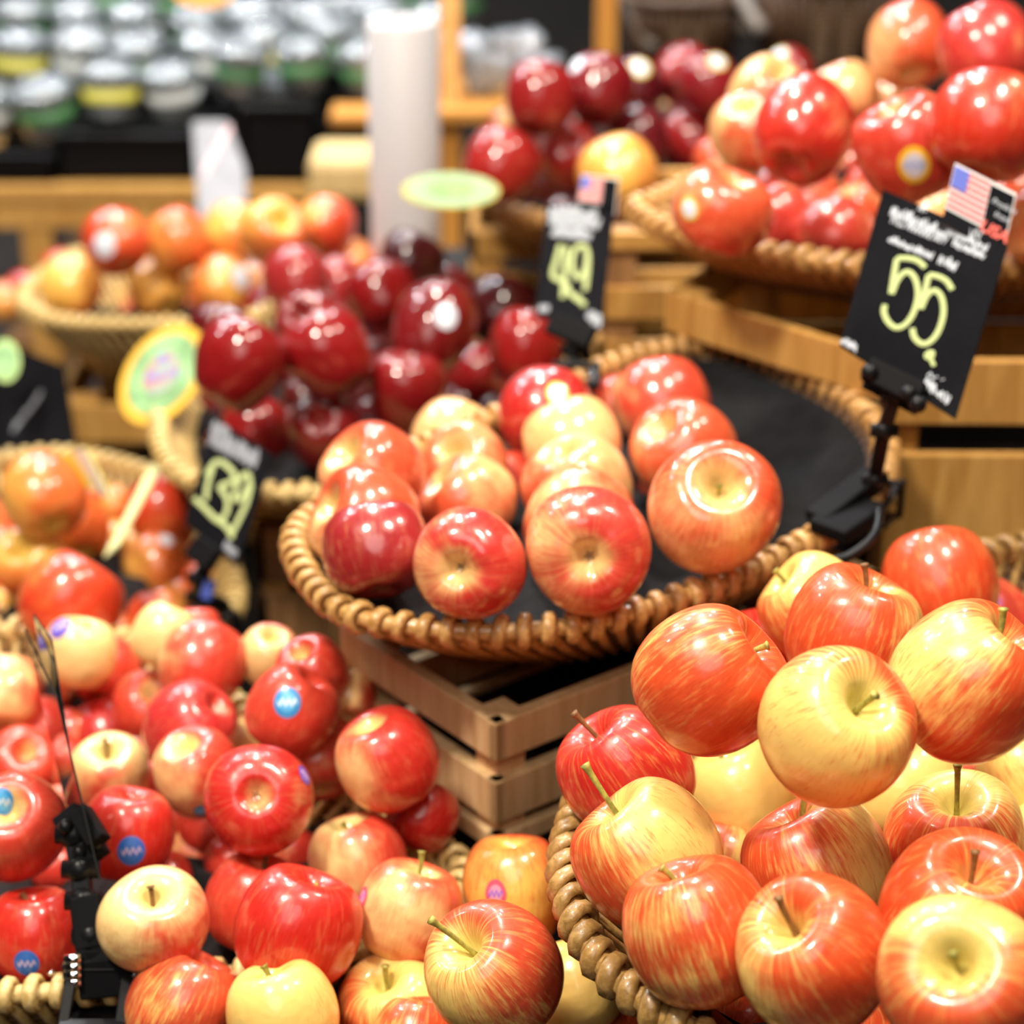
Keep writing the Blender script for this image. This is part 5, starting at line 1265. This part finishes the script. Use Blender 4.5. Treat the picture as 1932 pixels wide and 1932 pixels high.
# orange wooden shelf frame behind the roll
root = empty('wooden_shelf', at(920, 200, 3.2)); tag(root, 'orange wooden shelf frame with grey bags, right of the white roll', 'shelf')
def pbar(name, x0_, y0_, x1_, y1_, d, w, h, mat, parent):
    bm = bmesh.new(); add_bar(bm, at(x0_, y0_, d), at(x1_, y1_, d), w, h, up=BACK); childof(parent, name, bm, mat, smooth=False, bevel=.002)
pbar('upright', 850, -60, 850, 230, 3.15, .028, .03, M_orangewood, root)
bm = bmesh.new(); p = at(915, 205, 3.15); add_box(bm, (p.x-.01, p.y+.12, p.z), .26, .34, .018); childof(root, 'shelf_board', bm, M_orangewood, smooth=False, bevel=.002)
bm = bmesh.new(); p = at(690, 215, 3.15); add_box(bm, (p.x, p.y, p.z), .10, .08, .014); childof(root, 'side_board', bm, M_orangewood, smooth=False, bevel=.002)
bm = bmesh.new(); q = at(850, 225, 3.15); add_box(bm, (q.x, q.y, q.z/2), .03, .03, q.z); childof(root, 'leg', bm, M_orangewood, smooth=False)
q2 = at(985, 215, 3.15); bm = bmesh.new(); add_box(bm, (q2.x-.02, q2.y+.2, q2.z/2), .03, .03, q2.z); childof(root, 'leg', bm, M_orangewood, smooth=False)
# dark wicker hampers at the back right, with bent cane handles
M_cane = grain('grey_cane', (.10, .08, .07), (.22, .18, .15), 1, .5)
def hamper(label, px0, px1, py0, py1, d, dep, handle=None, mat=M_wickb):
    a = at(px0, py1, d); b = at(px1, py1, d); t = at(px0, py0, d); hh_ = (t-a).length/cP; w = b.x-a.x
    cx_ = (a.x+b.x)/2; root = empty('wicker_hamper', (cx_, a.y+dep/2, a.z)); tag(root, label, 'hamper', 'dark wicker hampers behind the apples')
    bm = bmesh.new(); n_ = 8; rows = []
    for k in range(n_+1):
        s = .84+.16*k/n_; z = a.z+hh_*k/n_
        rows.append([bm.verts.new((cx_+w/2*s*math.copysign(abs(math.cos(A))**.5, math.cos(A)), a.y+dep/2+dep/2*s*math.copysign(abs(math.sin(A))**.5, math.sin(A)), z)) for A in [2*math.pi*q/40 for q in range(40)]])
    for A, B in zip(rows, rows[1:]):
        for k in range(40): bm.faces.new((A[k], A[(k+1) % 40], B[(k+1) % 40], B[k]))
    bm.faces.new(rows[0][::-1]); bm.normal_update(); rim = [v_.co.copy() for v_ in rows[-1]]
    childof(root, 'woven_body', bm, M_weaved)
    bm = bmesh.new(); add_tube(bm, rim, .009, 8, True); childof(root, 'rim', bm, mat)
    bm = bmesh.new(); 
    for k in range(0, 40): add_tube(bm, [rows_k for rows_k in (Vector((cx_+(rim[k].x-cx_)*.86, a.y+dep/2+(rim[k].y-a.y-dep/2)*.86, a.z)), rim[k])], .005, 5)
    childof(root, 'stakes', bm, mat)
    if handle:
        bm = bmesh.new(); add_tube(bm, crspline([at(*q) for q in handle], 6, False), .011, 8); childof(root, 'cane_handle', bm, M_cane)
    stand_boxes.append((cx_-w*.4, a.y+dep*.1, cx_+w*.4, a.y+dep*.9, a.z-.001))
hamper('dark brown hamper with a slanting grey cane handle behind the maroon apples', 1190, 1400, 20, 130, 3.1, .22, [(1235, 95, 3.1), (1195, 20, 3.12), (1180, -60, 3.15), (1300, -130, 3.2), (1420, -40, 3.15), (1400, 60, 3.1)])
hamper("wide blackish hamper behind the raised apple basket", 1440, 1700, -10, 140, 3.0, .24, [(1440, 60, 3.0), (1400, -30, 3.05), (1500, -140, 3.1), (1640, -60, 3.0), (1660, 40, 3.0)])
a_ = at(1143, 118, 2.95); z1_ = at(1143, -60, 2.95).z+.05; bm = bmesh.new(); add_box(bm, (0, 0, z1_/2), .028, .03, z1_)
tag(obj('wooden_post', bm, M_orangewood, smooth=False, bevel=.002, loc=(a_.x, a_.y, 0)), 'golden wooden post rising behind the maroon apples', 'post')
# orange oval tag peeking in at the top
c0 = at(385, -22, 3.0)
disc_tag('orange round tag at the top edge above the tubs', c0, at(445, -22, 3.0)-c0, at(385, -58, 3.0)-c0, (plain('tag_orange', (.85, .38, .04), .5),)*3, (1, .8, .4), clip=at(385, -120, 3.0))
# stray wooden leftovers right of the roll

# ------------------------------------------------------------------ the stepped black stand, block by block down to the floor
for (x0_, y0_, x1_, y1_, zt_) in stand_boxes:
    bm = bmesh.new(); add_box(bm, (0, 0, zt_/2), x1_-x0_, y1_-y0_, zt_)
    tag(obj('display_plinth', bm, M_stand, smooth=False, loc=((x0_+x1_)/2, (y0_+y1_)/2, 0)), 'black display plinth hidden beneath a basket, crate or goods', 'plinth', 'black display plinths')
for P, zt_ in rot_stand:
    c = sum(P, Vector())/len(P)
    bm = bmesh.new(); f = [Vector((p.x-c.x, p.y-c.y, zt_)) for p in P]; add_prism(bm, f, zt_, Vector((0, 0, 1)))
    tag(obj('display_plinth', bm, M_stand, smooth=False, loc=(c.x, c.y, 0)), 'black display plinth hidden beneath a basket, crate or goods', 'plinth', 'black display plinths')
